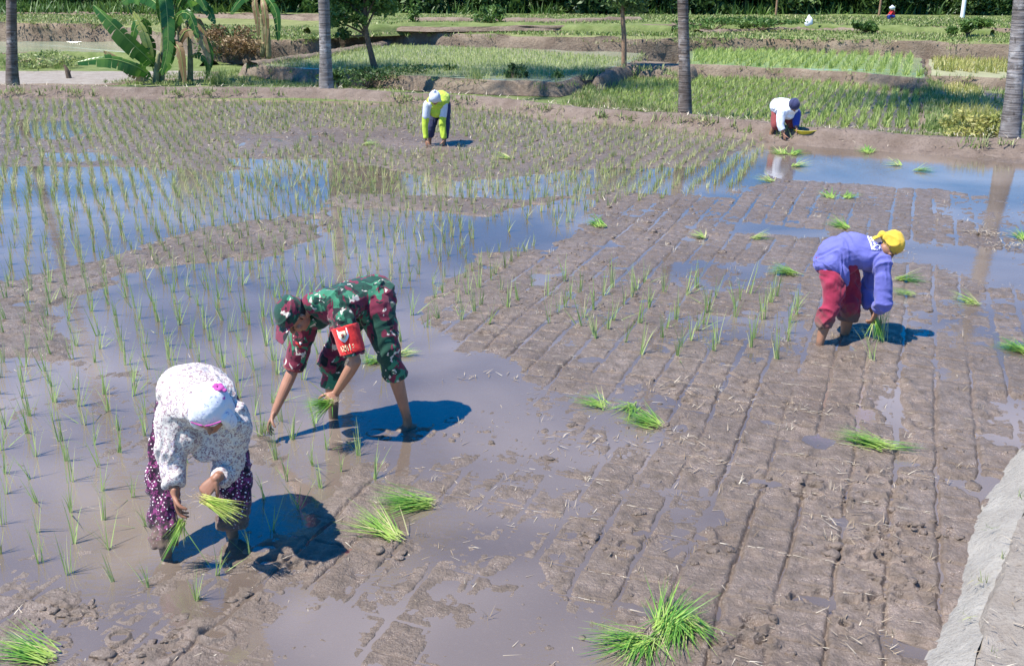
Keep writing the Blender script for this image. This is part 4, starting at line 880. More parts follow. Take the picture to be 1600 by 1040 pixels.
def camo(m):
    v = m.mapv((1, 1, .75), rot=(.3, .5, .2)); dn = m.n('ShaderNodeTexNoise'); dn.inputs['Scale'].default_value = 9; m.l(v, dn.inputs['Vector'])
    vv = m.n('ShaderNodeMix', data_type='VECTOR'); vv.inputs[0].default_value = .16; m.l(v, vv.inputs[4]); m.l(dn.outputs['Color'], vv.inputs[5]); q = vv.outputs[1]
    a = m.noise(7.0, 2, .5, q, .8); b = m.noise(9.5, 2, .5, m.mapv((1, 1, .8), (4.3, 1.7, 9)), .8); c = m.noise(12, 2, .5, m.mapv((1, .8, 1), (14.3, 7.7, 3)), 1.2)
    col = m.mix(m.ramp(a, [(.475, 0), (.49, 1)]), (.010, .050, .034), (.15, .020, .042)); col = m.mix(m.ramp(b, [(.575, 0), (.59, 1)]), col, (.035, .17, .095)); col = m.mix(m.ramp(c, [(.635, 0), (.65, 1)]), col, (.50, .45, .39))
    col = m.mix(m.ramp(m.noise(13, 2, .5, m.mapv((1, 1, 1), (1, 22, 5)), .6), [(.62, 0), (.635, 1)]), col, (.012, .014, .016)); m.col(col)
def blouse(m):
    a = m.noise(55, 3, .6, None, 1.5); b = m.noise(38, 3, .6, m.mapv((1, 1, 1), (5, 5, 5)), 1.0)
    col = m.mix(m.ramp(a, [(.505, 0), (.56, 1)]), (.56, .52, .48), (.25, .17, .19)); col = m.mix(m.ramp(b, [(.60, 0), (.64, 1)]), col, (.30, .27, .34)); m.col(col)
def floral(m):
    a = m.vor(60, None, 'F1', 'Distance'); b = m.noise(34, 3, .6, m.mapv((1, 1, 1), (5, 9, 5)), 1.2); c = m.noise(26, 3, .6, m.mapv((1, 1, 1), (15, 9, 5)), 1.2)
    col = m.mix(m.ramp(b, [(.50, 0), (.54, 1)]), (.040, .012, .034), (.20, .035, .13)); col = m.mix(m.ramp(a, [(.22, 1), (.28, 0)]), col, (.80, .70, .70)); col = m.mix(m.ramp(c, [(.52, 0), (.56, 1)]), col, (.018, .010, .022)); m.col(col)
def scarfm(m):
    a = m.noise(30, 3, .6, None, 1.3); col = m.mix(m.ramp(a, [(.60, 0), (.66, 1)]), (.58, .60, .66), (.24, .28, .48)); b = m.noise(12, 2, .5, m.mapv((1, 1, 1), (3, 1, 8))); col = m.mix(m.ramp(b, [(.74, 0), (.76, 1)]), col, (.45, .08, .36)); m.col(col)
def flat(c, v=.1):
    def g(m): m.col(m.ramp(m.noise(8, 4), [(.3, tuple(x*(1-v) for x in c)), (.7, tuple(min(1, x*(1+v)) for x in c))]))
    return g
M['camo'] = clothmat('camouflage cloth', camo); M['blouse'] = clothmat('speckled blouse cloth', blouse); M['floral'] = clothmat('floral cloth', floral, mud=.30); M['scarf'] = clothmat('patterned scarf', scarfm)
M['blueshirt'] = clothmat('blue violet shirt', flat((.125, .13, .40))); M['crimson'] = clothmat('crimson cloth', flat((.25, .020, .05)), mud=.36); M['yellowscarf'] = clothmat('yellow scarf', flat((.62, .40, .045), .2))
M['lime'] = clothmat('lime shirt', flat((.42, .54, .05))); M['greycl'] = clothmat('grey white cloth', flat((.50, .54, .62))); M['navy'] = clothmat('navy cloth', flat((.035, .04, .10))); M['whitecl'] = clothmat('white blue cloth', flat((.68, .71, .78)))
M['maroon'] = clothmat('maroon cloth', flat((.22, .05, .05))); M['royal'] = clothmat('royal blue cloth', flat((.02, .05, .28))); M['red'] = clothmat('red cloth', flat((.62, .03, .03))); M['cream'] = clothmat('cream print', flat((.72, .62, .38))); M['whitep'] = clothmat('white print', flat((.78, .78, .80)))
M['black'] = plain('black', (.02, .02, .022), .6, .1, 8); M['magenta'] = clothmat('magenta cloth', flat((.33, .06, .24), .4))
M['skinA'] = skinmat('skin tan', (.33, .16, .10), .17); M['skinB'] = skinmat('skin brown muddy', (.27, .125, .075), .22); M['skinC'] = skinmat('skin brown', (.30, .15, .09), .06)
M['eye'] = plain('eye', (.05, .03, .025), .2, .1, 8); M['hair'] = plain('hair', (.012, .01, .01), .5, .2, 30)
class Person:
    def __init__(s, base, label): s.base = V3(base); s.o = empty('person', tuple(base), 0, label, 'person'); s.body = []
    def add(s, name, parts, mat, vox=.006, sm=4, wr=None, parent=None): return remesh(name, parts, vox, M[mat], parent or s.o, s.base, sm, wr)
    def finish(s, mat, vox=.0042): o = s.add('body', s.body, mat, vox, 1); return o
    def eyes(s, g, sc=1.0):
        for k in (-1, 1):
            v, f = ell(g(.030*k, .071, .003), np.eye(3), (.0085*sc,)*3, 10); part('eye', [(v-s.base, f)], M['eye'], s.o)
def fingers_feet(kind): pass
def foot(ankle, fwd, sc=1.0):
    a = V3(ankle); f = unit((fwd[0], fwd[1], 0)); s_ = np.cross(f, (0, 0, 1)); g = lambda x, y, z: a+s_*x*sc+f*y*sc+np.array([0, 0, z])*sc
    out = [tube([g(0, -.045, -.05), g(0, .02, -.045), g(0, .09, -.065), g(0, .15, -.075)], [.030*sc, .036*sc, .044*sc, .036*sc], [.032*sc, .034*sc, .022*sc, .014*sc], side=s_, seg=12)]
    for k in range(5): out.append(tube([g(-.034+.017*k, .14, -.075), g(-.036+.018*k, .19-.010*abs(k-1), -.08)], [.011*sc, .0095*sc], seg=8, sub=2))
    return out

# ---- soldier -------------------------------------------------------
def K(x, y, Yd): return V3(PY(380+x/3.467, 400+y/3.467, Yd))
p = Person(P(570, 668, 0), 'person in camouflage uniform and cap bending left to plant rice, red armband on the sleeve')
pel = K(695, 215, 6.86); nk = K(385, 255, 6.58); ch = K(500, 265, 6.66); mid = K(600, 225, 6.78)
lsh = K(535, 330, 6.50); rsh = K(345, 350, 6.72); lel = K(608, 570, 6.42); lwr = K(500, 745, 6.50); rel_ = K(272, 610, 6.70); rwr = K(168, 850, 6.56)
lhip = K(715, 270, 6.76); lkn = K(785, 500, 6.66); lan = K(888, 880, 6.74); rhip = K(600, 300, 6.95); rkn = K(478, 560, 6.86); ran = K(490, 905, 6.93)
ax = unit(nk-pel); sd_ = unit(rsh-lsh); hc = K(285, 322, 6.54); hf = unit((-.45, -.28, -1.0)); hu = unit((-.82, -.62, .42))
hs, g, A = headshape(hc, hf, hu, 1.06); p.body += hs; p.body += [tube([nk+ax*-.02, (nk+hc)/2, hc-unit(hu)*.03], [.058, .055, .055])]
p.body += [tube([pel, mid, ch, nk], [.12, .12, .13, .07], [.09, .09, .10, .06], side=sd_)]
p.body += [tube([lsh, (lsh+lel)/2, lel], [.05, .046, .038]), tube([lel, lel*.65+lwr*.35, lwr], [.040, .041, .025], seg=14), tube([rsh, (rsh+rel_)/2, rel_], [.05, .046, .038]), tube([rel_, rel_*.65+rwr*.35, rwr], [.040, .041, .025])]
p.body += [tube([lhip, lkn], [.08, .055]), tube([lkn, lkn*.65+lan*.35, lan*.85+lkn*.15, lan, lan+V3((0, 0, -.05))], [.054, .056, .036, .033, .036]), tube([rhip, rkn], [.08, .055]), tube([rkn, rkn*.65+ran*.35, ran*.85+rkn*.15, ran, ran+V3((0, 0, -.05))], [.054, .056, .036, .034, .036])]
p.body += foot(lan+V3((0, 0, -.03)), (-.8, -.5)) + foot(ran+V3((0, 0, -.05)), (-.9, -.4))
p.body += hand(lwr, K(455, 800, 6.42)-lwr, (-.5, .1, -.6), (-.3, -.8, .2), (.75, .8, .6), .7)
p.body += hand(rwr, K(118, 965, 6.50)-rwr, (.75, -.2, -.5), (.5, -.8, 0), (.35, .45, .35), .8)
p.finish('skinA'); p.eyes(g)
side_ = np.cross(ax, (0, 0, 1))
sh = [tube([pel+ax*-.02, mid*.5+pel*.5, mid, ch, (ch+nk)/2, nk+ax*.0], [.165, .17, .175, .20, .175, .085], [.135, .125, .125, .125, .105, .075], side=sd_, seg=20, r0=True),
      tube([ch*.4+lsh*.6, lsh, (lsh+lel)/2, lsh*.15+lel*.85], [.086, .078, .072, .070], seg=16, r1=False), tube([ch*.4+rsh*.6, rsh, (rsh+rel_)/2, rsh*.05+rel_*.95], [.09, .084, .072, .070], seg=16, r1=False),
      tube([nk+ax*-.01, nk+ax*.045], [.082, .070], [.078, .066], side=sd_, r0=False, r1=False)]
p.add('shirt', sh, 'camo', .006, 4, [(.011, 9, (1, .2, .6), 4), (.006, 17, (.3, .5, 1), 9)])
c_end = lel*.82+lsh*.18
lhem = lkn*.62+lan*.38; rhem = rkn*.62+ran*.38
tr = [tube([pel-ax*.03, pel+ax*.10], [.175, .165], [.14, .13], side=sd_, seg=18), tube([pel*.5+lhip*.5, lhip*.9+lkn*.1, (lhip+lkn)/2, lkn, (lkn+lhem)/2, lhem], [.12, .125, .102, .086, .080, .083], seg=18, r1=False), tube([pel*.5+rhip*.5, rhip*.9+rkn*.1, (rhip+rkn)/2, rkn, (rkn+rhem)/2, rhem], [.12, .125, .102, .088, .082, .080], seg=18, r1=False)]
p.add('trousers', tr, 'camo', .006, 4, [(.012, 8, (.2, .2, 1), 14), (.006, 16, (1, .5, .6), 19)])
# rolled cuffs
p.add('sleeve_cuff', [tube([rsh*.1+rel_*.9, rsh*.0+rel_*1.0], [.074, .074], r0=False, r1=False)], 'maroon', .006, 2)
# armband
ab0 = lsh*.80+lel*.20; ab1 = lsh*.20+lel*.80; abm = (ab0+ab1)/2
arm = p.add('armband', [tube([ab0, abm, ab1], [.093, .089, .086], seg=22, r0=False, r1=False)], 'red', .005, 2, [(.003, 14, (0, 0, 1), 3)])
def patch(name, q, uax, vax, nrm, outline, mat, parent, th=.006, base=None):
    """small raised emblem following an outline, standing proud of the cloth"""
    n = len(outline); V = []
    for dz in (0, th):
        for a, b in outline: V.append(q+uax*a+vax*b+nrm*(dz-.9*(a*a)/.085*1.0))
    V = np.array(V)-base; Fq = [list(range(n))[::-1], [n+i for i in range(n)]]+[[i, (i+1) % n, n+(i+1) % n, n+i] for i in range(n)]
    return part(name, [(V, Fq)], M[mat], parent)
adir = unit(lel-lsh); toc = unit(V3((0, 0, H))-abm); an = unit(toc-adir*np.dot(toc, adir)); an = rot(an, adir, .30); au = np.cross(adir, an)
q = lsh*.62+lel*.38+an*.096
shield = [(-.034, -.045), (.034, -.045), (.036, .01), (.02, .035), (0, .05), (-.02, .035), (-.036, .01)]
e1 = patch('shield_emblem', q, au, adir, an, shield, 'whitep', arm, base=p.base)
patch('emblem_center', q+an*.004, au, adir, an, [(a*.62, b*.62) for a, b in shield], 'cream', arm, base=p.base); patch('emblem_mark', q+an*.008, au, adir, an, [(-.008, -.012), (.010, -.012), (.006, .016), (-.006, .016)], 'maroon', arm, base=p.base)
q2 = lsh*.34+lel*.66+an*.092
def stroke(q, pts, wd_, mat, parent, nm='lettering'):
    ps = [tube([q+au*a+adir*b+an*(.002-.9*a*a/.085) for a, b in st], wd_, seg=6, sub=1) for st in pts]; V = [(v-p.base, f) for v, f in ps]; return part(nm, V, M[mat], parent)
L_ = []
for i, gl in enumerate(['b', 'i', 'n', 's', 'a']):
    x = (i-2)*.022; h = .018
    L_ += {'b': [[(x-.006, -h), (x-.006, h)], [(x-.006, -h), (x+.006, -h*.5), (x-.004, 0), (x+.007, h*.5), (x-.006, h)]], 'i': [[(x, -h), (x, h)]], 'n': [[(x-.006, h), (x-.006, -h), (x+.006, h), (x+.006, -h)]],
           's': [[(x+.007, -h), (x-.006, -h*.6), (x+.006, h*.4), (x-.007, h)]], 'a': [[(x-.007, h), (x, -h), (x+.007, h)]]}[gl]
stroke(q2, L_, .0038, 'cream', arm)
# flag patch on the far sleeve
cd = unit(V3((0, 0, H))-rsh); q = rsh*.60+rel_*.40; ad2 = unit(rel_-rsh); n2 = unit(cd-ad2*np.dot(cd, ad2)); u2 = np.cross(ad2, n2)
patch('sleeve_patch', q+n2*.078, u2, ad2, n2, [(-.035, -.03), (.035, -.03), (.035, .008), (0, .03), (-.035, .008)], 'red', p.o, base=p.base); patch('sleeve_patch_star', q+n2*.084, u2, ad2, n2, [(-.010, -.012), (.010, -.012), (0, .010)], 'whitep', p.o, base=p.base)
# cap
u_, f_, r_ = unit(hu), hf, np.cross(hf, unit(hu)); u_ = unit(hu-hf*np.dot(hu, hf)); r_ = np.cross(hf, u_)
cc = hc+u_*.052-f_*.01
cap = p.add('cap', [ell(cc+u_*.018, (r_, f_, u_), (.101, .114, .086), 24), tube([cc-u_*.02, cc+u_*.06], [.100, .097], [.114, .108], side=r_, r0=False, r1=False, seg=24)], 'camo', .005, 3)
bp = [tube([cc+f_*.085+u_*.005, cc+f_*.14+u_*.0, cc+f_*.215-u_*.012], [.096, .094, .062], [.006, .006, .005], side=r_, seg=16)]
p.add('brim', bp, 'camo', .004, 2, parent=None)
v, f2 = ell(hc-f_*.03+u_*.01, (r_, f_, u_), (.081, .088, .068), 20); part('hair', [(v-p.base, f2)], M['hair'], p.o)
soldier = p

# ---- woman in white headscarf ---------------------------------------
def K(x, y, Yd): return V3(PY(200+x/2.889, 540+y/2.889, Yd))
p = Person(P(310, 855, 0), 'person with a white patterned headscarf and pale blouse bending forward in the near left')
pel = K(300, 190, 5.42); mid = K(300, 200, 5.25); ch = K(335, 270, 5.08); nk = K(360, 300, 4.98)
rsh = K(205, 330, 5.05); lsh = K(475, 330, 5.08); re = K(195, 540, 4.98); rw = K(212, 665, 4.88); le = K(450, 560, 5.12); lw = K(395, 600, 4.90)
rhip = K(210, 290, 5.38); lhip = K(430, 290, 5.42); rk = K(158, 620, 5.16); lk = K(480, 600, 5.30); ra = K(168, 905, 5.00); la = K(468, 815, 5.20)
sd_ = unit(lsh-rsh); ax = unit(nk-pel); hc = K(375, 300, 4.86); hf = unit((.03, -.80, -.60)); hu = unit((.0, -.60, .80))
hs, g, A = headshape(hc, hf, hu, .96); p.body += hs+[tube([nk, (nk+hc)/2, hc-unit(hu)*.03], [.052, .05, .05])]
p.body += [tube([pel, mid, ch, nk], [.12, .12, .12, .07], [.09, .09, .09, .05], side=sd_)]
p.body += [tube([rsh, re], [.05, .038]), tube([re, re*.6+rw*.4, rw], [.038, .036, .024]), tube([lsh, le], [.05, .038]), tube([le, le*.6+lw*.4, lw], [.038, .036, .024])]
p.body += [tube([rhip, rk], [.08, .055]), tube([rk, rk*.6+ra*.4, ra, ra-V3((0, 0, .05))], [.054, .055, .036, .034]), tube([lhip, lk], [.08, .055]), tube([lk, lk*.6+la*.4, la, la-V3((0, 0, .05))], [.054, .055, .036, .034])]
p.body += foot(ra-V3((0, 0, .05)), (.1, -1), .95)+foot(la-V3((0, 0, .05)), (.1, -1), .95)
p.body += hand(rw, K(235, 790, 4.86)-rw, (.75, .1, -.3), (.6, -.6, 0), (.35, .55, .45), .8, .98)
p.body += hand(lw, K(318, 690, 4.84)-lw, (-.25, .5, -.7), (.1, -.9, -.5), (.65, .8, .6), .8, .98)
p.finish('skinB'); p.eyes(g, .9)
bl = [tube([pel+V3((0, .04, -.06)), pel, mid, ch, nk*.7+ch*.3], [.165, .182, .192, .186, .14], [.11, .122, .126, .12, .088], side=sd_, seg=24),
      tube([ch*.3+rsh*.7, rsh, (rsh+re)/2, re, re*.3+rw*.7], [.10, .092, .080, .070, .048], seg=16, r1=False), tube([ch*.3+lsh*.7, lsh, (lsh+le)/2, le, le*.3+lw*.7], [.10, .092, .080, .068, .046], seg=16, r1=False)]
# hanging front of the loose blouse
fr_c = K(345, 440, 5.02)
bl += [tube([ch+V3((0, 0, -.05)), K(350, 390, 5.08), K(345, 470, 5.06), K(335, 505, 5.05)], [.17, .155, .12, .055], [.06, .05, .035, .02], side=sd_, seg=18), ell(K(255, 400, 5.05), np.eye(3), (.10, .09, .11), 14), ell(K(455, 400, 5.08), np.eye(3), (.085, .08, .09), 14)]
p.add('blouse', bl, 'blouse', .006, 4, [(.015, 6, (1, .1, .25), 24), (.006, 14, (.8, .3, -.4), 29), (.002, 28, (1, 0, .3), 31)])
rh = ra; lh = la
tr = [tube([pel-ax*.02+V3((0, 0, -.06)), pel+ax*.06+V3((0, 0, -.06))], [.17, .165], [.13, .13], side=sd_, seg=18), tube([pel*.3+rhip*.7, (rhip+rk)/2, rk, (rk+rh)/2, rh], [.12, .10, .082, .078, .072], seg=18, r1=False), tube([pel*.3+lhip*.7, (lhip+lk)/2, lk, (lk+lh)/2, lh], [.125, .11, .092, .086, .078], seg=18, r1=False)]
p.add('trousers', tr, 'floral', .006, 4, [(.015, 7, (1, .3, .1), 34), (.007, 15, (.6, .6, .3), 39)])
u_ = unit(hu-hf*np.dot(hu, hf)); r_ = np.cross(hf, u_); f_ = hf
# headscarf : a close hood, its tail over nape and shoulders
hd = [ell(hc+u_*.045-f_*.020, (r_, f_, u_), (.098, .112, .100), 24), tube([hc+u_*.01-f_*.05, hc-u_*.06-f_*.055, nk-u_*.02-f_*.02, ch*.55+nk*.45+V3((0, .02, .10))], [.100, .098, .125, .12], [.07, .062, .05, .035], side=r_, seg=20)]
for s_ in (-1, 1): hd.append(tube([hc+u_*.03+r_*.078*s_+f_*.03, hc-u_*.03+r_*.080*s_+f_*.02, hc-u_*.10+r_*.075*s_+f_*.0], [.026, .028, .035], [.04, .045, .04], side=r_, seg=12))
p.add('headscarf', hd, 'scarf', .005, 3, [(.005, 12, (.2, 1, .3), 44), (.003, 24, (1, .1, .5), 45)])
p.add('scarf_band', [tube([hc+f_*.088+u_*.058-r_*.075, hc+f_*.108+u_*.052, hc+f_*.088+u_*.058+r_*.075], [.005, .006, .005], seg=10)], 'magenta', .004, 2)
kn = hc+u_*.125-f_*.075-r_*.055
p.add('scarf_flower', [ell(kn+r_*math.cos(a)*.02+f_*math.sin(a)*.015, (r_, f_, u_), (.016, .013, .008), 10) for a in np.arange(6)*1.05]+[ell(kn+r_*.035+f_*.01-u_*.008, (r_, f_, u_), (.015, .010, .008), 10), ell(kn-r_*.035+f_*.015-u_*.008, (r_, f_, u_), (.014, .012, .008), 10)], 'magenta', .004, 1)
rb = unit(rw-re); p.add('bracelet', [tube([rw-rb*.035, rw-rb*.027], [.030, .030], [.028, .028], r0=False, r1=False)], 'black', .004, 1)
woman = p

# ---- planter in blue shirt and yellow scarf --------------------------
def K(x, y, Yd): return V3(PY(1220+x/4.16, 320+y/4.16, Yd))
p = Person(P(1298, 535, 0), 'person in blue-violet shirt, crimson trousers and yellow head cloth bending to the right')
pel = K(365, 330, 8.68); mid = K(465, 300, 8.68); ch = K(590, 325, 8.66); nk = K(665, 300, 8.66)
nsh = K(660, 385, 8.50); fsh = K(600, 400, 8.86); ne = K(668, 640, 8.44); nw = K(622, 690, 8.58); fe = K(560, 590, 8.80); fw = K(598, 690, 8.70)
nh = K(345, 400, 8.60); fh = K(420, 410, 8.82); nkn = K(325, 640, 8.50); na = K(258, 880, 8.46); fkn = K(445, 660, 8.72); fa = K(415, 850, 8.74)
sd_ = unit(fsh-nsh); ax = unit(nk-pel); hc = K(712, 268, 8.62); hf = unit((.30, -.12, -.95)); hu = unit((.95, -.1, .28))
hs, g, A = headshape(hc, hf, hu, .97); p.body += hs+[tube([nk-ax*.03, (nk+hc)/2, hc-unit(hu)*.02], [.055, .052, .05])]
p.body += [tube([pel, mid, ch, nk], [.12, .12, .12, .07], [.09, .09, .09, .05], side=sd_), tube([nsh, ne], [.048, .036]), tube([ne, nw], [.036, .025]), tube([fsh, fe], [.048, .036]), tube([fe, fw], [.036, .025])]
p.body += [tube([nh, nkn], [.08, .055]), tube([nkn, nkn*.6+na*.4, na, na-V3((0, 0, .06))], [.055, .056, .036, .038]), tube([fh, fkn], [.08, .055]), tube([fkn, fkn*.6+fa*.4, fa, fa-V3((0, 0, .06))], [.055, .057, .038, .038])]
p.body += foot(na-V3((0, 0, .02)), (.9, -.3))+foot(fa-V3((0, 0, .05)), (.9, -.2))
p.body += hand(nw, (-.25, .0, -1), (-.5, .6, 0), (.7, .2, 0), (.5, .6, .5), .8)+hand(fw, (.25, -.1, -1), (.5, -.3, 0), (.5, -.6, 0), (.5, .6, .5), .8)
p.finish('skinC', .005); p.eyes(g)
sh = [tube([pel-ax*.05+V3((0, 0, -.05)), pel, mid, ch, nk-ax*.02], [.15, .168, .166, .168, .08], [.14, .165, .152, .13, .065], side=sd_, seg=22), tube([ch*.4+nsh*.6, nsh, (nsh+ne)/2, ne], [.085, .074, .064, .064], seg=16), tube([ne+V3((0, 0, .02)), ne*.35+nw*.65], [.062, .052], seg=14, r1=False),
      tube([ch*.4+fsh*.6, fsh, (fsh+fe)/2, fe, fe*.3+fw*.7], [.085, .078, .066, .058, .05], seg=16, r1=False), tube([K(330, 360, 8.60), K(400, 440, 8.58), K(425, 505, 8.58)], [.10, .09, .04], [.08, .06, .025], side=sd_), tube([nk-ax*.03, nk+ax*.02], [.075, .066], r1=False)]
shirt = p.add('shirt', sh, 'blueshirt', .007, 4, [(.013, 7, (.8, .2, .7), 54), (.007, 15, (.4, .3, 1), 59)])
nhm = nkn*.36+na*.64; fhm = fkn*.62+fa*.38
tr = [tube([pel-ax*.04+V3((0, 0, -.05)), pel+ax*.06+V3((0, 0, -.04))], [.155, .155], [.13, .13], side=sd_, seg=18), tube([pel*.4+nh*.6, (nh+nkn)/2, nkn, (nkn+nhm)/2, nhm], [.12, .104, .090, .084, .068], seg=18, r1=False), tube([pel*.4+fh*.6, (fh+fkn)/2, fkn, fhm], [.115, .10, .084, .082], seg=18, r1=False)]
p.add('trousers', tr, 'crimson', .007, 4, [(.016, 7, (1, .3, .2), 64), (.008, 15, (.4, .3, 1), 69)])
u_ = unit(hu-hf*np.dot(hu, hf)); r_ = np.cross(hf, u_); f_ = hf
hd = [ell(hc+u_*.040-f_*.022, (r_, f_, u_), (.097, .112, .095), 22), ell(hc-f_*.085-u_*.0, (r_, f_, u_), (.06, .045, .06), 14), ell(hc-f_*.12-u_*.045, (r_, f_, u_), (.035, .03, .04), 12), tube([hc-f_*.11-u_*.05, hc-f_*.10-u_*.13, hc-f_*.06-u_*.17], [.03, .035, .02], [.015, .012, .008], side=r_)]
p.add('head_cloth', hd, 'yellowscarf', .005, 3, [(.007, 11, (.2, 1, .3), 74), (.003, 24, (1, .1, .5), 75)])
# faded white lettering on the back of the shirt
bx = np.cross(sd_, ax); bx = bx if bx[2] > 0 else -bx
dgb = bpy.context.evaluated_depsgraph_get(); dgb.update()
def onshirt(x, y):
    o_ = Vector((0, 0, H))-Vector(tuple(p.base)); d_ = Vector(ray(1220+x/4.16, 320+y/4.16)).normalized(); ok, loc, nn, i = shirt.ray_cast(o_, d_)
    return (np.array(loc)+np.array(nn)*.002) if ok else None
for st in ([(520, 185), (545, 235), (560, 290)], [(535, 190), (562, 240), (576, 288)], [(565, 205), (585, 250), (595, 290)], [(585, 210), (608, 250), (612, 262)], [(608, 248), (622, 225), (600, 205)], [(600, 285), (620, 292), (640, 280), (634, 262), (612, 266), (600, 285)], [(626, 240), (640, 262)]):
    q = [onshirt(*a) for a in st]
    if all(a is not None for a in q): part('lettering', [tube(q, .0075, .003, seg=8, sub=4)], M['whitep'], shirt)
blue = p

# ---- far planter in lime and grey hood ------------------------------
def K(x, y, Yd): return V3(PY(620+x/8, 120+y/8, Yd))
p = Person(P(682, 228, 0), 'person in lime shirt, grey sleeves and pale hood bending among seedlings at the far side')
YB = P(682, 228, 0).y
pel = K(560, 260, YB+.25); ch = K(490, 330, YB-.08); nk = K(475, 320, YB-.15); rsh = K(385, 350, YB-.10); lsh = K(585, 350, YB-.05); re = K(352, 600, YB-.12); rw = K(365, 790, YB-.15); le = K(570, 590, YB-.1); lw = K(590, 790, YB-.12)
rh = K(470, 380, YB+.25); lh = K(610, 380, YB+.25); rk = K(425, 620, YB+.1); lk = K(600, 600, YB+.1); ra = K(410, 800, YB+.12); la = K(590, 830, YB+.12)
hc = K(478, 275, YB-.30); hf = unit((-.1, -.6, -.8)); hu = unit((-.05, -.8, .6)); sd_ = unit(lsh-rsh); ax = unit(nk-pel)
hs, g, A = headshape(hc, hf, hu, .97); p.body += hs+[tube([nk, hc], [.05, .05]), tube([pel, ch, nk], [.12, .12, .07], [.09, .09, .05], side=sd_), tube([rsh, re, rw], [.045, .036, .024]), tube([lsh, le, lw], [.045, .036, .024])]
p.body += [tube([rh, rk], [.08, .055]), tube([rk, ra, ra-V3((0, 0, .1))], [.055, .036, .038]), tube([lh, lk], [.08, .055]), tube([lk, la, la-V3((0, 0, .1))], [.055, .036, .038])]
p.body += hand(rw, (.1, -.1, -1), (.6, .2, 0), (.2, -.8, 0), sc=1.05)+hand(lw, (-.1, -.1, -1), (-.6, .2, 0), (-.2, -.8, 0), sc=1.05); p.finish('skinC', .006); p.eyes(g)
p.add('shirt', [tube([pel, (pel+ch)/2, ch, nk], [.17, .19, .19, .10], [.13, .14, .13, .08], side=sd_, seg=20), ell(K(490, 430, YB-.05), np.eye(3), (.13, .10, .12), 14), tube([re*.65+rsh*.35, re, rw*.9+re*.1], [.064, .060, .05], seg=14, r1=False), tube([le*.65+lsh*.35, le, lw*.9+le*.1], [.064, .060, .05], seg=14, r1=False)], 'lime', .009, 4, [(.009, 8, (.8, .2, .5), 84)])
p.add('sleeve', [tube([ch*.3+rsh*.7, rsh, re*.6+rsh*.4], [.09, .082, .072], seg=14)], 'greycl', .008, 3); p.add('sleeve', [tube([ch*.3+lsh*.7, lsh, le*.6+lsh*.4], [.09, .082, .072], seg=14)], 'greycl', .008, 3)
p.add('trousers', [tube([pel-ax*.05, pel+ax*.05], [.16, .16], [.12, .12], side=sd_), tube([rh*.7+pel*.3, rk, rk*.3+ra*.7], [.12, .095, .075], r1=False), tube([lh*.7+pel*.3, lk, lk*.3+la*.7], [.12, .095, .075], r1=False)], 'navy', .009, 4, [(.009, 8, (.8, .2, .5), 94)])
u_ = unit(hu-hf*np.dot(hu, hf)); r_ = np.cross(hf, u_); f_ = hf
p.add('hood', [ell(hc+u_*.04-f_*.02, (r_, f_, u_), (.105, .115, .10), 20), tube([hc+u_*.08-f_*.04, hc+u_*.15-f_*.07], [.07, .02]), tube([hc-f_*.05, nk-f_*.03, ch*.6+nk*.4], [.10, .12, .12], [.06, .05, .05], side=r_)], 'greycl', .008, 3, [(.006, 12, (.3, .8, .3), 95)])

# ---- far planter in white shirt -------------------------------------
def K(x, y, Yd): return V3(PY(1160+x/5.78, 120+y/5.78, Yd))
p = Person(P(1222, 213, .08), 'person in a white shirt and dark head cover bending beside the far bund')
YB = P(1222, 213, .08).y-.1
pel = K(345, 270, YB+.22); ch = K(430, 290, YB-.05); nk = K(455, 290, YB-.12); rsh = K(355, 320, YB-.12); lsh = K(490, 330, YB+.0); re = K(345, 430, YB-.15); rw = K(375, 520, YB-.2); le = K(485, 400, YB-.02); lw = K(485, 455, YB-.1)
rh = K(305, 330, YB+.22); lh = K(430, 350, YB+.25); rk = K(300, 425, YB+.12); lk = K(455, 440, YB+.15); ra = K(262, 500, YB+.15); la = K(450, 520, YB+.15)
hc = K(466, 262, YB-.20); hf = unit((.2, -.5, -.8)); hu = unit((.25, -.75, .55)); sd_ = unit(lsh-rsh); ax = unit(nk-pel)
hs, g, A = headshape(hc, hf, hu, .97); p.body += hs+[tube([nk, hc], [.05, .05]), tube([pel, ch, nk], [.12, .12, .07], [.09, .09, .05], side=sd_), tube([rsh, re, rw], [.045, .036, .024]), tube([lsh, le, lw], [.045, .036, .024])]
p.body += [tube([rh, rk], [.08, .055]), tube([rk, ra, ra-V3((0, 0, .15))], [.055, .036, .038]), tube([lh, lk], [.08, .055]), tube([lk, la, la-V3((0, 0, .15))], [.055, .036, .038])]
p.body += hand(rw, (.2, -.1, -1), (.6, .2, 0), (.2, -.8, 0), sc=1.05)+hand(lw, (.5, -.1, -.6), (-.3, .2, -.5), (-.2, -.8, 0), (.7, .8, .6), sc=1.05); p.finish('skinC', .006); p.eyes(g)
p.add('shirt', [tube([pel-ax*.04, (pel+ch)/2, ch, nk], [.20, .21, .20, .12], [.16, .17, .15, .09], side=sd_, seg=20), tube([ch*.3+rsh*.7, rsh, re, re*.4+rw*.6], [.10, .09, .075, .06], seg=14, r1=False), ell(K(400, 350, YB-.02), np.eye(3), (.14, .12, .08), 14)], 'whitecl', .009, 4, [(.010, 8, (.8, .2, .5), 104)])
p.add('sleeve', [tube([ch*.3+lsh*.7, lsh, le, lw*.9+le*.1], [.09, .085, .075, .055], seg=14, r1=False)], 'royal', .008, 3)
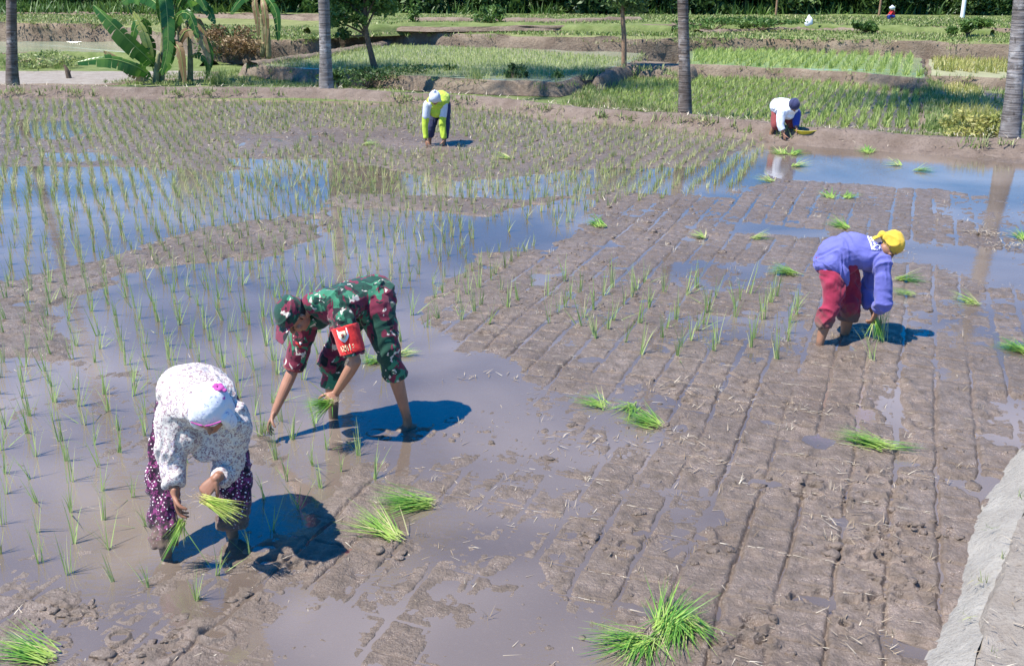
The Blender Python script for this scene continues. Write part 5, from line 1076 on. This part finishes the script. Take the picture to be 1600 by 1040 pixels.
p.add('trousers', [tube([pel-ax*.05, pel+ax*.05], [.16, .16], [.12, .12], side=sd_), tube([rh*.7+pel*.3, rk, rk*.7+ra*.3], [.12, .10, .085], r1=False), tube([lh*.7+pel*.3, lk, lk*.5+la*.5], [.12, .10, .085], r1=False)], 'maroon', .009, 4, [(.009, 8, (.8, .2, .5), 114)])
u_ = unit(hu-hf*np.dot(hu, hf)); r_ = np.cross(hf, u_); f_ = hf
p.add('head_cover', [ell(hc+u_*.03-f_*.02, (r_, f_, u_), (.105, .118, .105), 20), tube([hc-f_*.05, nk-f_*.03], [.09, .08], [.06, .05], side=r_)], 'navy', .008, 3, [(.006, 12, (.3, .8, .3), 115)])

# ---- tiny figure in the far field -----------------------------------
b = P(1394, 33, 1.05); p = Person(b, 'person in red top crouching far off before the treeline, left of the white post')
bb = V3(b); q = lambda x, y, z: bb+V3((x, y, z))
p.body += headshape(q(-.15, -.1, .92), (-.6, -.5, -.3), (-.1, -.1, 1))[0]+[tube([q(0, 0, .35), q(-.05, 0, .6), q(-.12, -.05, .82)], [.13, .13, .05], [.10, .10, .05])]
for s_ in (-1, 1):
    p.body += [tube([q(0, .1*s_, .32), q(-.3, .14*s_, .38)], [.08, .06]), tube([q(-.3, .14*s_, .38), q(-.2, .12*s_, -.1)], [.055, .04]), tube([q(-.08, .17*s_, .72), q(-.22, .2*s_, .48), q(-.42, .1*s_, .40)], [.045, .038, .025])]+hand(q(-.42, .1*s_, .40), (-1, 0, -.4), (0, 0, -1), (0, -s_, 0))
p.finish('skinC', .012)
p.add('shirt', [tube([q(0, 0, .32), q(-.05, 0, .6), q(-.12, -.04, .80)], [.18, .18, .09], [.14, .14, .08]), tube([q(-.08, -.15, .74), q(-.22, -.2, .48)], [.07, .055]), tube([q(-.08, .15, .74), q(-.22, .2, .48)], [.07, .055])], 'red', .015, 2)
p.add('trousers', [tube([q(.05, .1*s_, .32), q(-.3, .14*s_, .38), q(-.22, .13*s_, .1)], [.11, .085, .07]) for s_ in (-1, 1)], 'royal', .015, 2)
p.o.scale = (.6, .6, .6); p.add('hat', [tube([q(-.15, -.1, .98), q(-.15, -.1, 1.0), q(-.15, -.1, 1.10)], [.22, .16, .03], sub=1)], 'whitecl', .012, 1)
# ------------------------------------------------------------------ rice seedling bundles
def bundle(base, az, n, L, label, mat='leaf_bun', up=.15, spread=.45, droop=-.05, root=.05, name='seedling_bundle', tilt=None, green=.45, wdt=.006, group='bundles of rice seedlings lying in the paddy', grow=.028):
    """roots at the origin, blades fanning towards az"""
    o = empty(name, base, 0, label, 'seedling bundle', group)
    b = rng.normal(0, 1, (n, 3))*np.array([grow, grow, .010])+np.array([0, 0, .014])
    if tilt is None:
        a = az+rng.normal(0, spread*.5, n); lean = np.clip(1-np.abs(rng.normal(up*.7, up*.6+.03, n)), .45, 1.0)
    else:
        d = rng.normal(0, spread*.28, (n, 3))+unit(tilt)[None]; d /= np.linalg.norm(d, axis=1)[:, None]; a = np.arctan2(d[:, 1], d[:, 0]); lean = np.arccos(np.clip(d[:, 2], -1, 1))/(math.pi/2)
        b = rng.normal(0, 1, (n, 3))*.010
    V, Fq, T = blades(b, a, L*rng.uniform(.6, 1.08, n), lean, wdt*rng.uniform(.7, 1.2, n), 5, (.12 if tilt is None else droop)+np.abs(rng.normal(0, .16, n)), np.clip(green+rng.normal(0, .24, n), 0, 1))
    if tilt is None: V[:, 2] = np.maximum(V[:, 2], .004)
    Lx = len(V)//n; rr = np.tile(np.repeat(np.linspace(0, 1, Lx//2), 2), n); T = np.where(rr < .25, np.maximum(T, .80), T)
    link('leaves', mesh_np('leaves', V, Fq, True, {'tint': T}), M[mat], o)
    # roots
    m_ = n//2; d0 = -np.array([math.cos(az), math.sin(az), 0]) if tilt is None else -unit(tilt); ra = math.atan2(d0[1], d0[0])+rng.normal(0, .7, m_); ln = (1-.1*rng.random(m_)) if tilt is None else np.arccos(np.clip(d0[2]+rng.normal(0, .2, m_), -1, 1))/(math.pi/2)
    V, Fq, T = blades(rng.normal(0, 1, (m_, 3))*np.array([grow, grow, .006])+np.array([0, 0, .012]), ra, root*rng.uniform(.6, 1.5, m_), ln, .003, 3, rng.normal(0, .7, m_), rng.uniform(.1, .8, m_))
    if tilt is None: V[:, 2] = np.maximum(V[:, 2], .003)
    link('roots', mesh_np('roots', V, Fq, True, {'tint': T}), M['straw'], o)
    return o
def lie(px0, py0, px1, py1, n, label, mat='leaf_bun', spread=.45, up=.16, green=.45, z=.02, k=1.0, **kw):
    """roots at the first picture point, tips at the second"""
    a = P(px0, py0, z); b = P(px1, py1, z); d = b-a; zz = float(max(mud_h(np.array([a.x]), np.array([a.y]))[0], 0))+.002
    return bundle((a.x, a.y, zz), math.atan2(d.y, d.x), int(n*.72), min(.36 if a.y < 6.5 else .27, max(.12, d.length))*k*(1+.02*max(0, a.y-8)), label, mat, min(up, .16), min(spread, .9), green=green, wdt=.0072*max(1, a.y/7.5), **kw)
lie(1004, 1002, 905, 1008, 90, 'green seedling bundle at the bottom, leaves fanned to the left', spread=.55)
lie(1010, 1000, 995, 1060, 60, 'green seedling bundle at the bottom edge, leaves pointing down toward the viewer', spread=.6)
lie(1034, 988, 1080, 940, 130, 'large upright-leaved seedling bundle at the bottom, fanned toward the upper right', spread=.7, up=.16)
lie(1052, 968, 1055, 1040, 110, 'seedling bundle at the bottom right of its cluster, leaves falling toward the viewer', spread=.7)
lie(1075, 975, 1108, 1012, 50, 'small seedling bundle at the right end of the bottom cluster', spread=.6)
lie(670, 784, 582, 790, 150, 'green seedling bundle lying by the tip of the white-scarfed shadow, upper of the pair', spread=.5)
lie(618, 838, 550, 808, 120, 'yellow-green seedling bundle by the tip of the shadow, lower of the pair', spread=.6, green=.7)
lie(1025, 662, 938, 636, 150, 'spread green seedling bundle in the middle of the mud', spread=.8, green=.4)
lie(990, 632, 945, 668, 60, 'loose seedlings overlapping the spread bundle in the middle', spread=1.0)
lie(942, 633, 898, 623, 60, 'small green seedling bundle just left of the spread middle bundle', spread=.7)
lie(1380, 702, 1305, 684, 130, 'long flat green seedling bundle at the right, below the blue-shirted planter', spread=.3, up=.1)
lie(1385, 700, 1452, 704, 24, 'thin strand of seedlings pointing right, beside the long flat bundle', spread=.22, up=.05)
lie(1605, 548, 1535, 532, 150, 'green seedling bundle at the right edge below the washed straw', spread=.6)
lie(1240, 428, 1190, 422, 120, 'green seedling bundle left of the blue-shirted planter', spread=.6, up=.2)
lie(1322, 356, 1276, 345, 120, 'green seedling bundle just above the back of the blue-shirted planter', spread=.8, up=.3)
lie(940, 354, 900, 338, 90, 'dark green seedling bundle alone at the edge of the open water', spread=.6, green=.25)
lie(1404, 436, 1450, 440, 80, 'green seedling bundle right of the yellow head cloth', spread=.7, green=.25)
lie(1425, 462, 1388, 459, 40, 'thin seedling bundle beside the hands of the blue-shirted planter', spread=.35)
lie(1525, 473, 1480, 464, 50, 'pale thin seedling bundle by the reflection of the thick trunk', spread=.5, green=.7)
lie(1355, 238, 1345, 222, 110, 'pointed heap of seedlings at the edge of the blue water, near the far bund', spread=1.6, up=.4)
lie(1432, 266, 1462, 267, 60, 'flat seedling bundle floating on the blue water at the right', spread=1.0)
lie(1300, 309, 1286, 302, 60, 'seedling bundle on the far mud, left of two close together', spread=1.4, up=.3)
lie(1322, 309, 1335, 302, 50, 'seedling bundle on the far mud, right of two close together', spread=1.2, up=.4)
lie(1222, 240, 1206, 232, 80, 'pale seedling bundle in front of the white-shirted planter, left one', spread=1.2, green=.7)
lie(1240, 241, 1262, 234, 80, 'dark green seedling bundle in front of the white-shirted planter, right one', spread=1.2, green=.3)
lie(1242, 259, 1266, 257, 60, 'yellowish seedling bundle in the water below the white-shirted planter', spread=1.3, green=.8)
lie(1205, 284, 1176, 280, 50, 'yellowish seedling bundle at the left end of the blue water', spread=1.2, green=.8)
lie(1598, 372, 1586, 362, 70, 'green seedling bundle at the right edge above the washed straw', spread=1.2, up=.3)
lie(1098, 372, 1078, 366, 40, 'small pale seedling bundle on the middle far mud', spread=1.0, green=.7)
lie(1178, 372, 1206, 370, 30, 'tiny pale seedling bundle left of the bundle above the blue shirt', spread=.8, green=.8)
lie(795, 249, 772, 245, 60, 'yellow-green seedling bundle among the far rows, right of the lime-shirted planter', spread=1.0, green=.8)
lie(570, 226, 600, 224, 50, 'yellow-green seedling bundle among the far rows, left of the lime-shirted planter', spread=1.0, green=.7)
lie(72, 1024, -12, 1012, 130, 'green seedling bundle cut by the lower left corner of the view', spread=.45)
lie(590, 562, 562, 566, 90, 'green seedling bundle seen between the legs of the camouflaged planter', spread=.7)
lie(622, 552, 654, 550, 60, 'yellowish seedling bundle just behind the legs of the camouflaged planter', spread=.8, green=.85)
lie(1405, 258, 1380, 254, 40, 'faint yellowish strand of seedlings near the far bund at the right', spread=.8, green=.8)
# held bundles
H_ = 'bundles held in the hands'
def Kw(x, y, Yd): return V3(PY(200+x/2.889, 540+y/2.889, Yd))
a = Kw(335, 690, 4.82); b = Kw(505, 760, 4.72); bundle(tuple(a), 0, 130, float(np.linalg.norm(b-a))*1.0, 'yellow-green rice bundle held in the left hand of the white-scarfed woman', 'leaf_bany', spread=.45, tilt=b-a, green=.5, group=H_, wdt=.0075, root=.05)
a = Kw(245, 790, 4.86); b = Kw(190, 940, 4.92); bundle(tuple(a), 0, 60, float(np.linalg.norm(b-a))*1.0, 'muddy green rice seedlings being set by the right hand of the white-scarfed woman', 'leaf_bun', spread=.7, tilt=b-a, green=.6, group=H_, wdt=.006, root=.05)
def Ks(x, y, Yd): return V3(PY(380+x/3.467, 400+y/3.467, Yd))
a = Ks(480, 790, 6.40); b = Ks(330, 815, 6.30); bundle(tuple(a), 0, 130, float(np.linalg.norm(b-a))*1.15, 'green rice bundle held in the left hand of the camouflaged planter', 'leaf_bun', spread=1.2, tilt=b-a, green=.35, group=H_, wdt=.0075, root=.05)
a = Ks(120, 960, 6.50); b = Ks(95, 1060, 6.50); bundle(tuple(a), 0, 22, .13, 'few rice seedlings pressed into the water by the right hand of the camouflaged planter', 'leaf_seed', spread=1.0, tilt=(a-b)*.6+V3((-.04, -.02, .02)), green=.5, group=H_, wdt=.006, root=.12)
def Kb(x, y, Yd): return V3(PY(1220+x/4.16, 320+y/4.16, Yd))
a = Kb(615, 740, 8.58); b = Kb(615, 900, 8.55); bundle(tuple(a), 0, 60, float(np.linalg.norm(b-a))*1.0, 'green rice bundle hanging from the hands of the blue-shirted planter', 'leaf_bun', spread=.35, tilt=b-a, green=.4, group=H_, wdt=.008, root=.04)
# basin of seedlings by the white-shirted planter
c = P(1257, 213, .10); c.z = .10; o = empty('basin', c, 0, 'yellow-rimmed plastic basin beside the white-shirted planter', 'basin')
V, Fq = [], []; sg = 28; prof = [(.0, .0), (.15, .0), (.17, .01), (.215, .12), (.235, .125), (.235, .133), (.205, .13), (.16, .022), (0, .02)]
for r_, z_ in prof:
    for j in range(sg): t = 2*math.pi*j/sg; V.append((max(r_, .001)*math.cos(t), max(r_, .001)*math.sin(t), z_))
for i in range(len(prof)-1):
    for j in range(sg): Fq.append([i*sg+j, i*sg+(j+1) % sg, (i+1)*sg+(j+1) % sg, (i+1)*sg+j])
M['basin'] = plain('yellow plastic', (.60, .52, .05), .35, .06, 5, .5, 0); part('bowl', [(np.array(V), Fq)], M['basin'], o)
n = 240; a_ = rng.uniform(0, 6.28, n); rr = .17*rng.random(n)**.5
V, Fq, T = blades(np.c_[c.x+rr*np.cos(a_), c.y+rr*np.sin(a_), np.full(n, c.z+.05)], rng.uniform(0, 6.28, n), rng.uniform(.08, .16, n), rng.uniform(.3, .9, n), .014, 3, .4, rng.uniform(.3, 1, n))
tag(link('seedling_heap', mesh_np('seedling_heap', V, Fq, True, {'tint': T}), M['leaf_bany']), 'heap of cut yellow-green seedlings filling the yellow basin', 'seedlings')
